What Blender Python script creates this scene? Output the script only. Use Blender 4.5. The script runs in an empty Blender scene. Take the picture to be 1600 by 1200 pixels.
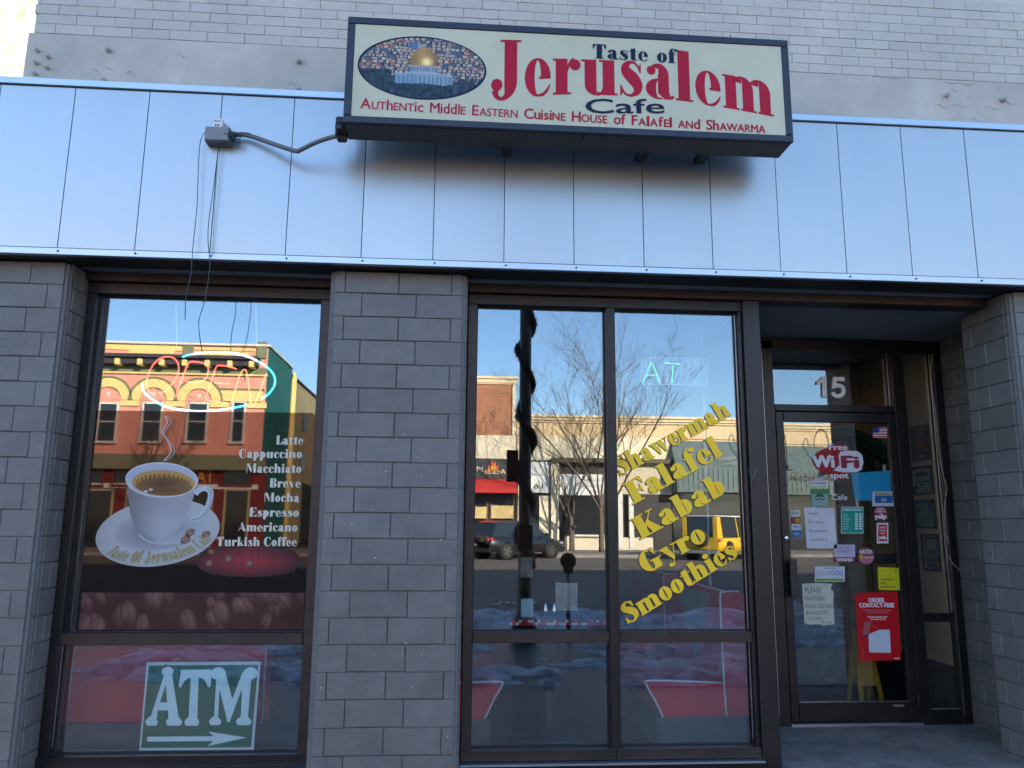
import bpy, bmesh, math, random
from math import sin, cos, pi, radians
from mathutils import Vector, Matrix
S = bpy.context.scene
COL = S.collection
rnd = random.Random(7)

# ------------------------------------------------------------------ camera, sky, sun, exposure
CAM_Y, EYE, FPX = -4.59, 1.48, 1205.0
YAW, PITCH, ROLL = radians(4.17), radians(10.15), radians(0.475)
fw = Vector((sin(YAW)*cos(PITCH), cos(YAW)*cos(PITCH), sin(PITCH)))
ri0 = Vector((cos(YAW), -sin(YAW), 0)); up0 = ri0.cross(fw)
RI = ri0*cos(ROLL) + up0*sin(ROLL); UP = -ri0*sin(ROLL) + up0*cos(ROLL)
cam_d = bpy.data.cameras.new('camera'); cam = bpy.data.objects.new('camera', cam_d); COL.objects.link(cam)
cam.matrix_world = Matrix(((RI.x, UP.x, -fw.x, 0), (RI.y, UP.y, -fw.y, CAM_Y), (RI.z, UP.z, -fw.z, EYE), (0, 0, 0, 1)))
cam_d.sensor_width = 36; cam_d.lens = 36*FPX/1600; cam_d.clip_start = 0.05; cam_d.clip_end = 1500
S.camera = cam
SUN_EL, SUN_AZ = radians(22), radians(32)
W = bpy.data.worlds.new('World'); S.world = W; W.use_nodes = True
wn = W.node_tree.nodes; wl = W.node_tree.links
sky = wn.new('ShaderNodeTexSky'); sky.sky_type = 'NISHITA'; sky.sun_disc = False
sky.sun_elevation = SUN_EL; sky.sun_rotation = SUN_AZ; sky.ozone_density = 4.2; sky.dust_density = 0.15; sky.air_density = 1.0
wl.new(sky.outputs[0], wn['Background'].inputs[0]); wn['Background'].inputs[1].default_value = 0.15
sl = bpy.data.lights.new('sun', 'SUN'); sl.energy = 5.0; sl.angle = radians(0.5); sl.color = (1.0, 0.87, 0.70)
so = bpy.data.objects.new('sun', sl); COL.objects.link(so)
sd = Vector((sin(SUN_AZ)*cos(SUN_EL), cos(SUN_AZ)*cos(SUN_EL), sin(SUN_EL)))
so.rotation_euler = sd.to_track_quat('Z', 'Y').to_euler(); so.location = (0, 0, 30)
S.view_settings.view_transform = 'Standard'; S.view_settings.look = 'None'; S.view_settings.gamma = 1
S.view_settings.exposure = 2.0; S.view_settings.use_curve_mapping = False
S.cycles.max_bounces = 8; S.cycles.transparent_max_bounces = 12; S.cycles.glossy_bounces = 4
S.cycles.use_denoising = True

def at(px, py, D):
    """point at distance D in front of the camera position (along +Y) on the sight line surveyed in the photograph"""
    d = RI*((px-800)/FPX) - UP*((py-600)/FPX) + fw
    d = d*(D/d.y)
    return Vector((d.x, D+CAM_Y, d.z+EYE))
def across(px, py, D):
    """a point across the street, surveyed through its mirror image in the shop window (glass at y=.29)"""
    p = at(px, py, D); p.y = 5.17-D
    return p

# ------------------------------------------------------------------ materials
MATS = {}
def mat(name, col, rough=.6, metal=0, var=0.0, vscale=3.0, bump=0.0, bscale=40.0, spec=.5, col2=None, emit=0, coat=0, stain=0.0, stretch=(1, 1, 1), per=0.0, bdet=6):
    if name in MATS: return MATS[name]
    m = bpy.data.materials.new(name); m.use_nodes = True; n = m.node_tree.nodes; l = m.node_tree.links
    b = n['Principled BSDF']; b.inputs['Roughness'].default_value = rough; b.inputs['Metallic'].default_value = metal
    b.inputs['Specular IOR Level'].default_value = spec
    c = (*col, 1) if len(col) == 3 else col
    b.inputs['Base Color'].default_value = c
    tc = n.new('ShaderNodeTexCoord'); mp = n.new('ShaderNodeMapping'); l.new(n.new('ShaderNodeNewGeometry').outputs['Position'], mp.inputs[0])
    mp.inputs['Scale'].default_value = stretch
    if var or col2:
        no = n.new('ShaderNodeTexNoise'); no.inputs['Scale'].default_value = vscale; no.inputs['Detail'].default_value = 8; no.inputs['Roughness'].default_value = .65
        l.new(mp.outputs[0], no.inputs['Vector'])
        cr = n.new('ShaderNodeValToRGB'); e = cr.color_ramp.elements; e[0].position = .3; e[1].position = .7
        c2 = col2 if col2 else tuple(min(1, x*(1+var)) for x in col[:3]); c1 = tuple(x*(1-var) for x in col[:3])
        e[0].color = (*c1, 1); e[1].color = (*c2, 1)
        l.new(no.outputs['Fac'], cr.inputs[0]); last = cr.outputs[0]
        if stain:
            n2 = n.new('ShaderNodeTexNoise'); n2.inputs['Scale'].default_value = vscale*.35; n2.inputs['Detail'].default_value = 10; n2.inputs['Roughness'].default_value = .75
            l.new(mp.outputs[0], n2.inputs['Vector'])
            r2 = n.new('ShaderNodeValToRGB'); r2.color_ramp.elements[0].position = .42; r2.color_ramp.elements[1].position = .62
            r2.color_ramp.elements[0].color = (1-stain,)*3+(1,); r2.color_ramp.elements[1].color = (1, 1, 1, 1)
            l.new(n2.outputs['Fac'], r2.inputs[0])
            mx = n.new('ShaderNodeMixRGB'); mx.blend_type = 'MULTIPLY'; mx.inputs[0].default_value = 1
            l.new(last, mx.inputs[1]); l.new(r2.outputs[0], mx.inputs[2]); last = mx.outputs[0]
        if per:
            oi = n.new('ShaderNodeObjectInfo'); pr = n.new('ShaderNodeMapRange'); pr.inputs['To Min'].default_value = 1-per; pr.inputs['To Max'].default_value = 1+per
            l.new(oi.outputs['Random'], pr.inputs[0]); m3 = n.new('ShaderNodeMixRGB'); m3.blend_type = 'MULTIPLY'; m3.inputs[0].default_value = 1
            l.new(last, m3.inputs[1]); l.new(pr.outputs[0], m3.inputs[2]); last = m3.outputs[0]
        l.new(last, b.inputs['Base Color'])
        rr = n.new('ShaderNodeMapRange'); rr.inputs['To Min'].default_value = max(0, rough-.08); rr.inputs['To Max'].default_value = min(1, rough+.1)
        l.new(no.outputs['Fac'], rr.inputs[0]); l.new(rr.outputs[0], b.inputs['Roughness'])
    if bump:
        nb = n.new('ShaderNodeTexNoise'); nb.inputs['Scale'].default_value = bscale; nb.inputs['Detail'].default_value = bdet
        l.new(mp.outputs[0], nb.inputs['Vector'])
        bp = n.new('ShaderNodeBump'); bp.inputs['Strength'].default_value = bump; bp.inputs['Distance'].default_value = .01
        l.new(nb.outputs['Fac'], bp.inputs['Height']); l.new(bp.outputs[0], b.inputs['Normal'])
    if emit: b.inputs['Emission Color'].default_value = c; b.inputs['Emission Strength'].default_value = emit
    if coat: b.inputs['Coat Weight'].default_value = coat; b.inputs['Coat Roughness'].default_value = .04
    MATS[name] = m
    return m
def print_mat(name, rough=.35, spec=.5, coat=0):
    """flat print: ink colours held in a colour attribute, paper grain from noise"""
    if name in MATS: return MATS[name]
    m = bpy.data.materials.new(name); m.use_nodes = True; n = m.node_tree.nodes; l = m.node_tree.links
    b = n['Principled BSDF']; b.inputs['Roughness'].default_value = rough; b.inputs['Specular IOR Level'].default_value = spec
    a = n.new('ShaderNodeAttribute'); a.attribute_name = 'Col'
    tc = n.new('ShaderNodeTexCoord'); no = n.new('ShaderNodeTexNoise'); no.inputs['Scale'].default_value = 6; no.inputs['Detail'].default_value = 8
    l.new(tc.outputs['Object'], no.inputs['Vector'])
    mr = n.new('ShaderNodeMapRange'); mr.inputs['To Min'].default_value = .88; mr.inputs['To Max'].default_value = 1.08
    l.new(no.outputs['Fac'], mr.inputs[0])
    mx = n.new('ShaderNodeMixRGB'); mx.blend_type = 'MULTIPLY'; mx.inputs[0].default_value = 1
    l.new(a.outputs['Color'], mx.inputs[1]); l.new(mr.outputs[0], mx.inputs[2]); l.new(mx.outputs[0], b.inputs['Base Color'])
    if coat: b.inputs['Coat Weight'].default_value = coat; b.inputs['Coat Roughness'].default_value = .02
    MATS[name] = m
    return m
def glass_mat(name, tint, refl, rough=0.0, wave=0.0):
    m = bpy.data.materials.new(name); m.use_nodes = True; n = m.node_tree.nodes; l = m.node_tree.links
    n.remove(n['Principled BSDF']); out = n['Material Output']
    t = n.new('ShaderNodeBsdfTransparent'); t.inputs[0].default_value = (*tint, 1)
    g = n.new('ShaderNodeBsdfGlossy'); g.inputs['Roughness'].default_value = rough; g.inputs[0].default_value = (1, 1, 1, 1)
    lw = n.new('ShaderNodeLayerWeight'); lw.inputs[0].default_value = .5     # facing = 1-cos, the same from both sides
    pw = n.new('ShaderNodeMath'); pw.operation = 'POWER'; pw.inputs[1].default_value = 5; l.new(lw.outputs['Facing'], pw.inputs[0])
    ad = n.new('ShaderNodeMath'); ad.operation = 'MULTIPLY_ADD'; ad.inputs[1].default_value = .95; ad.inputs[2].default_value = refl+.036; ad.use_clamp = True
    l.new(pw.outputs[0], ad.inputs[0])
    mx = n.new('ShaderNodeMixShader'); l.new(ad.outputs[0], mx.inputs[0]); l.new(t.outputs[0], mx.inputs[1]); l.new(g.outputs[0], mx.inputs[2])
    l.new(mx.outputs[0], out.inputs[0])
    if wave:
        tc = n.new('ShaderNodeTexCoord'); no = n.new('ShaderNodeTexNoise'); no.inputs['Scale'].default_value = 1.3; no.inputs['Detail'].default_value = 1
        l.new(tc.outputs['Object'], no.inputs['Vector'])
        bp = n.new('ShaderNodeBump'); bp.inputs['Strength'].default_value = wave; bp.inputs['Distance'].default_value = .01
        l.new(no.outputs['Fac'], bp.inputs['Height']); l.new(bp.outputs[0], g.inputs['Normal'])
    MATS[name] = m
    return m

M_BLOCK = mat('painted_grey_block', (.172, .156, .143), .5, var=.13, vscale=7, bump=.4, bscale=90, stain=.2, per=.07)
M_MORTAR = mat('painted_mortar', (.155, .145, .14), .75, var=.1, bump=.3)
M_WBRICK = mat('painted_white_brick', (.54, .48, .40), .6, var=.07, vscale=3, bump=.5, bscale=40, stain=.12, per=.04)
M_RENDER = mat('white_render', (.52, .46, .385), .7, var=.12, vscale=2.6, bump=.5, bscale=10, stain=.18)
M_ALU = mat('brushed_aluminium_panel', (.46, .47, .462), .33, metal=.7, var=.025, vscale=1.2, stretch=(1, 1, .5), bump=.1, bscale=1.6, bdet=0, per=.02)
M_ALU2 = mat('aluminium_trim', (.5, .52, .55), .34, metal=.9, var=.05)
M_BRONZE = mat('dark_bronze_frame', (.024, .018, .018), .36, metal=.4, var=.22, vscale=6)
M_BRONZE2 = mat('worn_bronze_frame', (.045, .031, .027), .4, metal=.4, var=.25, vscale=5)
M_RUBBER = mat('black_gasket', (.012, .012, .013), .6, var=.2)
M_BEAD = mat('bright_glazing_bead', (.45, .45, .45), .35, metal=.9, var=.2)
M_SOFFIT = mat('dark_soffit_panel', (.26, .255, .25), .55, var=.15, vscale=2, bump=.1)
M_CONC = mat('worn_concrete', (.27, .235, .2), .85, var=.22, vscale=7, bump=.5, bscale=60, stain=.35)
M_SIDEWALK = mat('sidewalk_concrete', (.3, .28, .25), .85, var=.18, vscale=4, bump=.3, stain=.3)
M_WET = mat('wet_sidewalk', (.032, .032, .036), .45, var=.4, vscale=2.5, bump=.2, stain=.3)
M_ASPH = mat('asphalt', (.06, .06, .062), .8, var=.25, vscale=3, bump=.4, bscale=80, stain=.25)
M_ROADPALE = mat('salt_dusted_asphalt', (.15, .135, .115), .85, var=.3, vscale=.9, bump=.3, stain=.3)
M_SNOW = mat('old_snow', (.6, .62, .66), .7, var=.3, vscale=5, bump=.7, bscale=14, stain=.45)
M_SIGNBLACK = mat('sign_cabinet_black', (.02, .022, .027), .38, var=.3, vscale=5)
M_SIGNFRAME = mat('sign_retainer_navy', (.03, .034, .045), .4, metal=.3, var=.2)
M_CREAM = mat('sign_face_cream', (.60, .56, .38), .35, var=.05, vscale=3, stain=.09, spec=.3)
M_CRIMSON = mat('crimson_vinyl', (.42, .007, .028), .45, var=.08, spec=.2)
M_NAVY = mat('navy_vinyl', (.009, .012, .04), .45, var=.1, spec=.2)
M_YEL = mat('yellow_vinyl', (.95, .57, .008), .5, var=.05)
M_BLKV = mat('black_vinyl', (.015, .013, .01), .45, var=.1)
M_WHITEV = mat('white_vinyl', (.60, .55, .44), .4, var=.05)
M_PRINT = print_mat('printed_ink', .45, .2)
M_PRINTG = print_mat('glossy_printed_ink', .2, .35, .15)
M_GREYBOX = mat('grey_plastic', (.15, .15, .16), .5, var=.15)
M_CABLE = mat('grey_cable', (.12, .115, .11), .5, var=.2)
M_GREENW = mat('green_wire', (.01, .045, .04), .45, var=.2)
M_REDV = mat('red_booth_vinyl', (.62, .015, .025), .45, var=.15, vscale=3, bump=.25, bscale=9, spec=.25)
M_GREYV = mat('grey_booth_vinyl', (.33, .33, .31), .35, var=.08)
M_PIPING = mat('white_piping', (.75, .75, .75), .4, var=.05)
M_BLACK = mat('black_plastic', (.015, .015, .017), .4, var=.2)
M_DARK = mat('dark_laminate', (.03, .028, .03), .35, var=.2)
M_CHROME = mat('chrome', (.7, .7, .72), .15, metal=1, var=.05)
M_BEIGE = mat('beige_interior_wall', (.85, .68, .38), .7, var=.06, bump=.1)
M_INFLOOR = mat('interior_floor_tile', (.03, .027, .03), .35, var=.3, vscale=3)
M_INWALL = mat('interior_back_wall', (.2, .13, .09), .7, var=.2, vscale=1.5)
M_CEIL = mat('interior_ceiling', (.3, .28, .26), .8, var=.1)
M_DGREEN = mat('palm_leaf_green', (.02, .10, .045), .5, var=.3, vscale=8)
M_YPLASTIC = mat('yellow_sign_plastic', (.45, .27, .01), .4, var=.1)
G_WIN = glass_mat('window_glass', (.9, .93, .93), .105, 0, .012)
G_DOOR = glass_mat('door_glass', (.93, .95, .95), .07, 0, .03)
G_FILM = glass_mat('brown_window_film', (.37, .26, .225), .005, .02)
G_DARKGLASS = mat('dark_glass', (.02, .025, .03), .05, spec=.8, var=.1)

# ------------------------------------------------------------------ mesh collector
class MB:
    def __init__(s): s.v = []; s.f = []; s.mi = []; s.c = []; s.mats = []; s.sm = []
    def mid(s, m):
        if m not in s.mats: s.mats.append(m)
        return s.mats.index(m)
    def face(s, pts, m=None, col=None, smooth=False):
        b = len(s.v); s.v += [tuple(p) for p in pts]; s.f.append(tuple(range(b, b+len(pts)))); s.mi.append(s.mid(m) if m else 0); s.c.append(col); s.sm.append(smooth)
    def add(s, vs, fs, m=None, smooth=False, col=None):
        b = len(s.v); s.v += [tuple(p) for p in vs]; k = s.mid(m) if m else 0
        for f in fs: s.f.append(tuple(b+i for i in f)); s.mi.append(k); s.c.append(col); s.sm.append(smooth)
    def box(s, x0, x1, y0, y1, z0, z1, m=None, col=None):
        s.add([(x0, y0, z0), (x1, y0, z0), (x1, y1, z0), (x0, y1, z0), (x0, y0, z1), (x1, y0, z1), (x1, y1, z1), (x0, y1, z1)],
              [(0, 3, 2, 1), (4, 5, 6, 7), (0, 1, 5, 4), (1, 2, 6, 5), (2, 3, 7, 6), (3, 0, 4, 7)], m, col=col)
    def bbox(s, x0, x1, y0, y1, z0, z1, b=.003, m=None, col=None):
        """box with chamfered edges"""
        bm = bmesh.new()
        bmesh.ops.create_cube(bm, size=1)
        for v in bm.verts: v.co = Vector(((x0+x1)/2+v.co.x*(x1-x0), (y0+y1)/2+v.co.y*(y1-y0), (z0+z1)/2+v.co.z*(z1-z0)))
        b = min(b, (x1-x0)*.3, (y1-y0)*.3, (z1-z0)*.3)
        bmesh.ops.bevel(bm, geom=bm.edges[:], offset=b, segments=1, affect='EDGES')
        s.frombm(bm, m, col=col)
    def frombm(s, bm, m=None, smooth=False, col=None, mtx=None):
        bm.verts.ensure_lookup_table(); bm.verts.index_update()
        if mtx: bmesh.ops.transform(bm, matrix=mtx, verts=bm.verts)
        s.add([v.co[:] for v in bm.verts], [[v.index for v in f.verts] for f in bm.faces], m, smooth, col); bm.free()
    def tube(s, pts, r, m=None, n=8, cap=True, smooth=True, col=None):
        pts = [Vector(p) for p in pts]; R = r if isinstance(r, (list, tuple)) else [r]*len(pts)
        vs = []; ref = Vector((0, 0, 1))
        for i, p in enumerate(pts):
            t = (pts[min(i+1, len(pts)-1)]-pts[max(i-1, 0)]).normalized()
            if abs(t.dot(ref)) > .93: a = t.cross(Vector((1, 0, 0))).normalized()
            else: a = t.cross(ref).normalized()
            b = t.cross(a)
            for k in range(n): q = 2*pi*k/n; vs.append(p+(a*cos(q)+b*sin(q))*R[i])
        fs = [(i*n+k, i*n+(k+1) % n, (i+1)*n+(k+1) % n, (i+1)*n+k) for i in range(len(pts)-1) for k in range(n)]
        if cap: fs += [tuple(range(n))[::-1], tuple((len(pts)-1)*n+k for k in range(n))]
        s.add(vs, fs, m, smooth, col)
    def lathe(s, prof, c=(0, 0, 0), m=None, n=20, axis='z', smooth=True):
        vs = []
        for r, h in prof:
            for k in range(n):
                q = 2*pi*k/n; a, b = r*cos(q), r*sin(q)
                p = {'z': (a, b, h), 'y': (a, h, b), 'x': (h, a, b)}[axis]
                vs.append((p[0]+c[0], p[1]+c[1], p[2]+c[2]))
        L = len(prof)
        fs = [(i*n+k, i*n+(k+1) % n, (i+1)*n+(k+1) % n, (i+1)*n+k) for i in range(L-1) for k in range(n)]
        fs += [tuple(range(n))[::-1], tuple((L-1)*n+k for k in range(n))]
        s.add(vs, fs, m, smooth)
    def prism(s, poly, y0, y1, m=None, col=None):
        """polygon in XZ extruded along y"""
        n = len(poly); vs = [(x, y0, z) for x, z in poly]+[(x, y1, z) for x, z in poly]
        s.add(vs, [tuple(range(n)), tuple(range(2*n-1, n-1, -1))]+[(i, (i+1) % n, n+(i+1) % n, n+i) for i in range(n)], m, col=col)
    def build(s, name, m=None, parent=None, **tags):
        me = bpy.data.meshes.new(name); me.from_pydata(s.v, [], s.f)
        if s.mats:
            for q in s.mats: me.materials.append(q)
            me.polygons.foreach_set('material_index', s.mi)
        elif m: me.materials.append(m)
        if any(c is not None for c in s.c):
            at_ = me.color_attributes.new('Col', 'FLOAT_COLOR', 'CORNER'); buf = []
            for f, c in zip(s.f, s.c):
                if c is None: c = (.5, .5, .5)
                if isinstance(c[0], (list, tuple)): buf += [x for q in c for x in (*q, 1)]
                else: buf += [*c, 1]*len(f)
            at_.data.foreach_set('color', buf)
        me.polygons.foreach_set('use_smooth', s.sm)
        o = bpy.data.objects.new(name, me); COL.objects.link(o)
        if parent: o.parent = parent; o.matrix_parent_inverse = Matrix.Translation(parent.location).inverted() if parent.parent is None and parent.type == 'EMPTY' else Matrix()
        for k, v in tags.items(): o[k] = v
        return o
def thing(name, label, cat, loc=(0, 0, 0), group=None):
    o = bpy.data.objects.new(name, None); COL.objects.link(o); o.location = loc; o['label'] = label; o['category'] = cat; o.empty_display_size = .1
    if group: o['group'] = group
    return o
def tag(o, label, cat, group=None):
    o['label'] = label; o['category'] = cat
    if group: o['group'] = group
    return o
def bx(name, x0, x1, y0, y1, z0, z1, m, parent=None, b=.003, **t):
    q = MB(); q.bbox(x0, x1, y0, y1, z0, z1, b); return q.build(name, m, parent, **t)
def dup(o, parent, label=None):
    c = o.copy(); COL.objects.link(c); c.parent = parent
    return c
# ------------------------------------------------------------------ lettering
def R_(x0, y0, x1, y1): return ('r', x0, y0, x1, y1)
def F_(x0, y0, x1, y1): return ('f', x0, y0, x1, y1)
def O_(*a): return ('o',)+a
def S_(*p): return ('s', p)
def C_(x, y, r): return ('c', x, y, r)
def P_(*p): return ('p', p)
GL = {
 'a': (86, [O_(40, 28, 38, 30, 8, 25, 88, 290), R_(38, 14, 70, 70), O_(40, 69, 30, 33, 0, 27, 0, 140), C_(19, 80, 13), P_((40, 14), (70, 20), (74, 9), (83, 12), (86, 8), (78, 0), (56, -1))]),
 'b': (88, [F_(0, 144, 10, 150), R_(8, 0, 42, 150), O_(44, 50, 38, 52, 6, 46, -100, 110)]),
 'c': (76, [O_(40, 50, 37, 52, 6, 46, 60, 290), C_(62, 78, 13), S_((42, 1, 7), (58, 6, 8), (68, 18, 6), (72, 30, 3))]),
 'd': (92, [F_(40, 144, 50, 150), R_(48, 0, 82, 150), F_(82, 0, 92, 6), O_(44, 50, 38, 52, 6, 46, 75, 285)]),
 'e': (80, [O_(40, 50, 37, 52, 9, 46, 0, 272), R_(44, 45, 77, 52), S_((41, 1, 6), (56, 4, 9), (68, 16, 7), (75, 30, 3))]),
 'f': (62, [R_(12, 0, 46, 118), F_(0, 94, 12, 100), R_(46, 94, 64, 100), F_(2, 0, 60, 6), O_(42, 116, 30, 36, 4, 30, 60, 180), C_(62, 134, 14)]),
 'g': (88, [O_(38, 62, 34, 40, 7, 34, 0, 360), S_((62, 92, 5), (74, 100, 8), (82, 98, 10)), P_((20, 26), (34, 28), (24, 16), (66, 14), (80, 2), (10, 2), (6, 14)), O_(42, -14, 40, 28, 22, 14, 0, 360)]),
 'h': (104, [F_(0, 144, 10, 150), R_(8, 0, 42, 150), F_(0, 0, 50, 6), O_(59, 66, 35, 36, 1, 30, 0, 150), R_(60, 0, 94, 68), F_(52, 0, 102, 6)]),
 'i': (52, [F_(0, 94, 10, 100), R_(8, 0, 42, 100), F_(0, 0, 50, 6), C_(25, 130, 18)]),
 'k': (98, [F_(0, 144, 10, 150), R_(8, 0, 42, 150), F_(0, 0, 50, 6), P_((42, 40), (76, 96), (84, 96), (42, 28)), P_((40, 50), (66, 62), (96, 4), (58, 4)), F_(62, 94, 94, 100), F_(52, 0, 100, 6)]),
 'l': (52, [F_(0, 144, 10, 150), R_(8, 0, 42, 150), F_(0, 0, 50, 6)]),
 'm': (150, [F_(0, 94, 10, 100), R_(8, 0, 40, 100), F_(0, 0, 48, 6), O_(57, 66, 33, 36, 1, 29, 0, 150), R_(58, 0, 90, 68), F_(52, 0, 98, 6), O_(107, 66, 33, 36, 1, 29, 0, 150), R_(108, 0, 140, 68), F_(102, 0, 148, 6)]),
 'n': (104, [F_(0, 94, 10, 100), R_(8, 0, 42, 100), F_(0, 0, 50, 6), O_(59, 66, 35, 36, 1, 30, 0, 150), R_(60, 0, 94, 68), F_(52, 0, 102, 6)]),
 'o': (82, [O_(41, 50, 38, 52, 7, 45, 0, 360)]),
 'p': (88, [F_(0, 94, 10, 100), R_(8, -42, 42, 100), F_(0, -42, 50, -36), O_(44, 50, 38, 52, 6, 46, -110, 110)]),
 'r': (78, [F_(0, 94, 10, 100), R_(8, 0, 42, 100), F_(0, 0, 52, 6), S_((40, 60, 4), (45, 80, 7), (54, 95, 8), (62, 99, 8)), C_(64, 83, 16)]),
 's': (74, [S_((62, 72, 3), (58, 86, 6), (46, 97, 7), (32, 96, 12), (22, 84, 24), (26, 68, 32), (42, 52, 36), (54, 34, 32), (54, 16, 22), (42, 4, 10), (28, 2, 7), (16, 10, 6), (9, 28, 3)), P_((58, 80), (66, 100), (66, 68), (62, 68)), P_((8, 32), (5, 32), (5, -2), (16, 14))]),
 't': (64, [R_(14, 20, 48, 122), R_(0, 94, 64, 100), O_(46, 24, 32, 26, -2, 20, 180, 300), S_((50, 0, 6), (60, 7, 5), (64, 20, 3)), P_((14, 100), (14, 104), (40, 128), (48, 128), (48, 100))]),
 'u': (104, [F_(0, 94, 10, 100), R_(10, 26, 44, 100), O_(45, 28, 35, 30, 1, 24, 180, 310), S_((52, 2, 6), (60, 9, 6), (64, 22, 4)), R_(62, 0, 96, 100), F_(52, 94, 62, 100), F_(96, 0, 104, 6)]),
 'v': (92, [P_((6, 97), (42, 97), (62, 20), (52, -2), (42, -2)), P_((50, 0), (54, 16), (80, 97), (86, 97)), F_(0, 94, 48, 100), F_(68, 94, 94, 100)]),
 'w': (140, [P_((6, 97), (40, 97), (58, 20), (50, -2), (40, -2)), P_((48, 0), (52, 12), (70, 90), (76, 97)), P_((58, 97), (92, 97), (106, 20), (98, -2), (90, -2)), P_((96, 0), (100, 14), (126, 97), (132, 97)), F_(0, 94, 94, 100), F_(114, 94, 140, 100)]),
 'y': (92, [P_((6, 97), (42, 97), (62, 14), (50, -6)), P_((54, 10), (80, 97), (86, 97), (44, -34), (36, -36)), C_(24, -30, 12), S_((24, -40, 5), (36, -38, 7), (44, -28, 5)), F_(0, 94, 48, 100), F_(68, 94, 94, 100)]),
 'A': (124, [P_((56, 150), (68, 150), (118, 4), (78, 4), (50, 118)), P_((52, 112), (57, 112), (22, 4), (14, 4)), R_(32, 44, 90, 50), F_(0, 0, 40, 6), F_(66, 0, 124, 6)]),
 'B': (108, [R_(10, 0, 48, 150), F_(0, 0, 12, 6), F_(0, 144, 12, 150), R_(46, 0, 64, 7), R_(46, 143, 60, 150), R_(46, 74, 62, 80), O_(60, 114, 38, 36, 4, 30, -90, 90), O_(62, 40, 42, 40, 4, 34, -90, 90)]),
 'C': (112, [O_(58, 75, 54, 77, 16, 70, 62, 290), P_((88, 146), (98, 150), (98, 100), (93, 100), (84, 128)), S_((62, 1, 7), (84, 8, 8), (96, 24, 6), (102, 46, 3))]),
 'E': (106, [R_(12, 0, 52, 150), F_(0, 0, 14, 6), F_(0, 144, 14, 150), R_(50, 143, 96, 150), R_(50, 0, 98, 7), R_(50, 72, 72, 79), P_((76, 147), (97, 147), (99, 108), (94, 108)), P_((78, 3), (99, 3), (104, 46), (99, 46)), P_((68, 75), (76, 102), (78, 102), (78, 50), (76, 50))]),
 'F': (100, [R_(12, 0, 52, 150), F_(0, 0, 66, 6), F_(0, 144, 14, 150), R_(50, 143, 94, 150), R_(50, 70, 72, 77), P_((74, 147), (95, 147), (98, 104), (93, 104)), P_((68, 73), (76, 100), (78, 100), (78, 48), (76, 48))]),
 'G': (122, [O_(58, 75, 54, 77, 14, 70, 62, 300), P_((88, 146), (98, 150), (98, 100), (93, 100), (84, 128)), R_(72, 0, 108, 66), F_(60, 62, 120, 68), S_((62, 2, 7), (72, 4, 8), (82, 10, 8))]),
 'J': (92, [F_(28, 144, 88, 150), R_(40, 34, 76, 146), S_((58, 40, 36), (56, 22, 32), (49, 6, 20), (38, -3, 11), (27, -3, 10), (18, 4, 14), (14, 18, 20)), C_(19, 32, 16)]),
 'K': (124, [R_(12, 0, 52, 150), F_(0, 0, 64, 6), F_(0, 144, 64, 150), P_((52, 60), (98, 146), (106, 146), (52, 44)), P_((56, 78), (74, 100), (120, 4), (76, 4)), F_(82, 144, 118, 150), F_(68, 0, 126, 6)]),
 'L': (100, [R_(12, 0, 52, 150), F_(0, 0, 14, 6), F_(0, 144, 66, 150), R_(50, 0, 94, 7), P_((70, 3), (96, 3), (100, 58), (95, 58))]),
 'M': (160, [R_(14, 0, 20, 150), P_((12, 150), (54, 150), (90, 40), (76, 2)), P_((76, 2), (84, 30), (118, 150), (124, 150)), R_(112, 0, 148, 150), F_(0, 144, 14, 150), F_(0, 0, 34, 6), F_(100, 0, 160, 6), F_(146, 144, 160, 150)]),
 'O': (116, [O_(58, 75, 55, 77, 14, 70, 0, 360)]),
 'S': (98, [S_((82, 112, 3), (78, 132, 7), (62, 146, 9), (42, 144, 16), (28, 128, 30), (32, 106, 38), (54, 84, 44), (72, 60, 42), (76, 34, 32), (62, 10, 16), (44, 2, 9), (24, 10, 7), (12, 40, 3)), P_((74, 128), (86, 150), (88, 104), (82, 104)), P_((12, 48), (6, 48), (6, -2), (20, 16))]),
 'T': (112, [R_(36, 0, 76, 147), F_(20, 0, 92, 6), R_(6, 143, 106, 150), P_((6, 147), (28, 147), (10, 100), (5, 100)), P_((106, 147), (84, 147), (102, 100), (107, 100))]),
 ' ': (44, []),
}
class _L(list):
    k = 0
    def append(s, p): list.append(s, (s.k, p))
    def __iadd__(s, ps):
        for p in ps: s.append(p)
        return s
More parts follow.
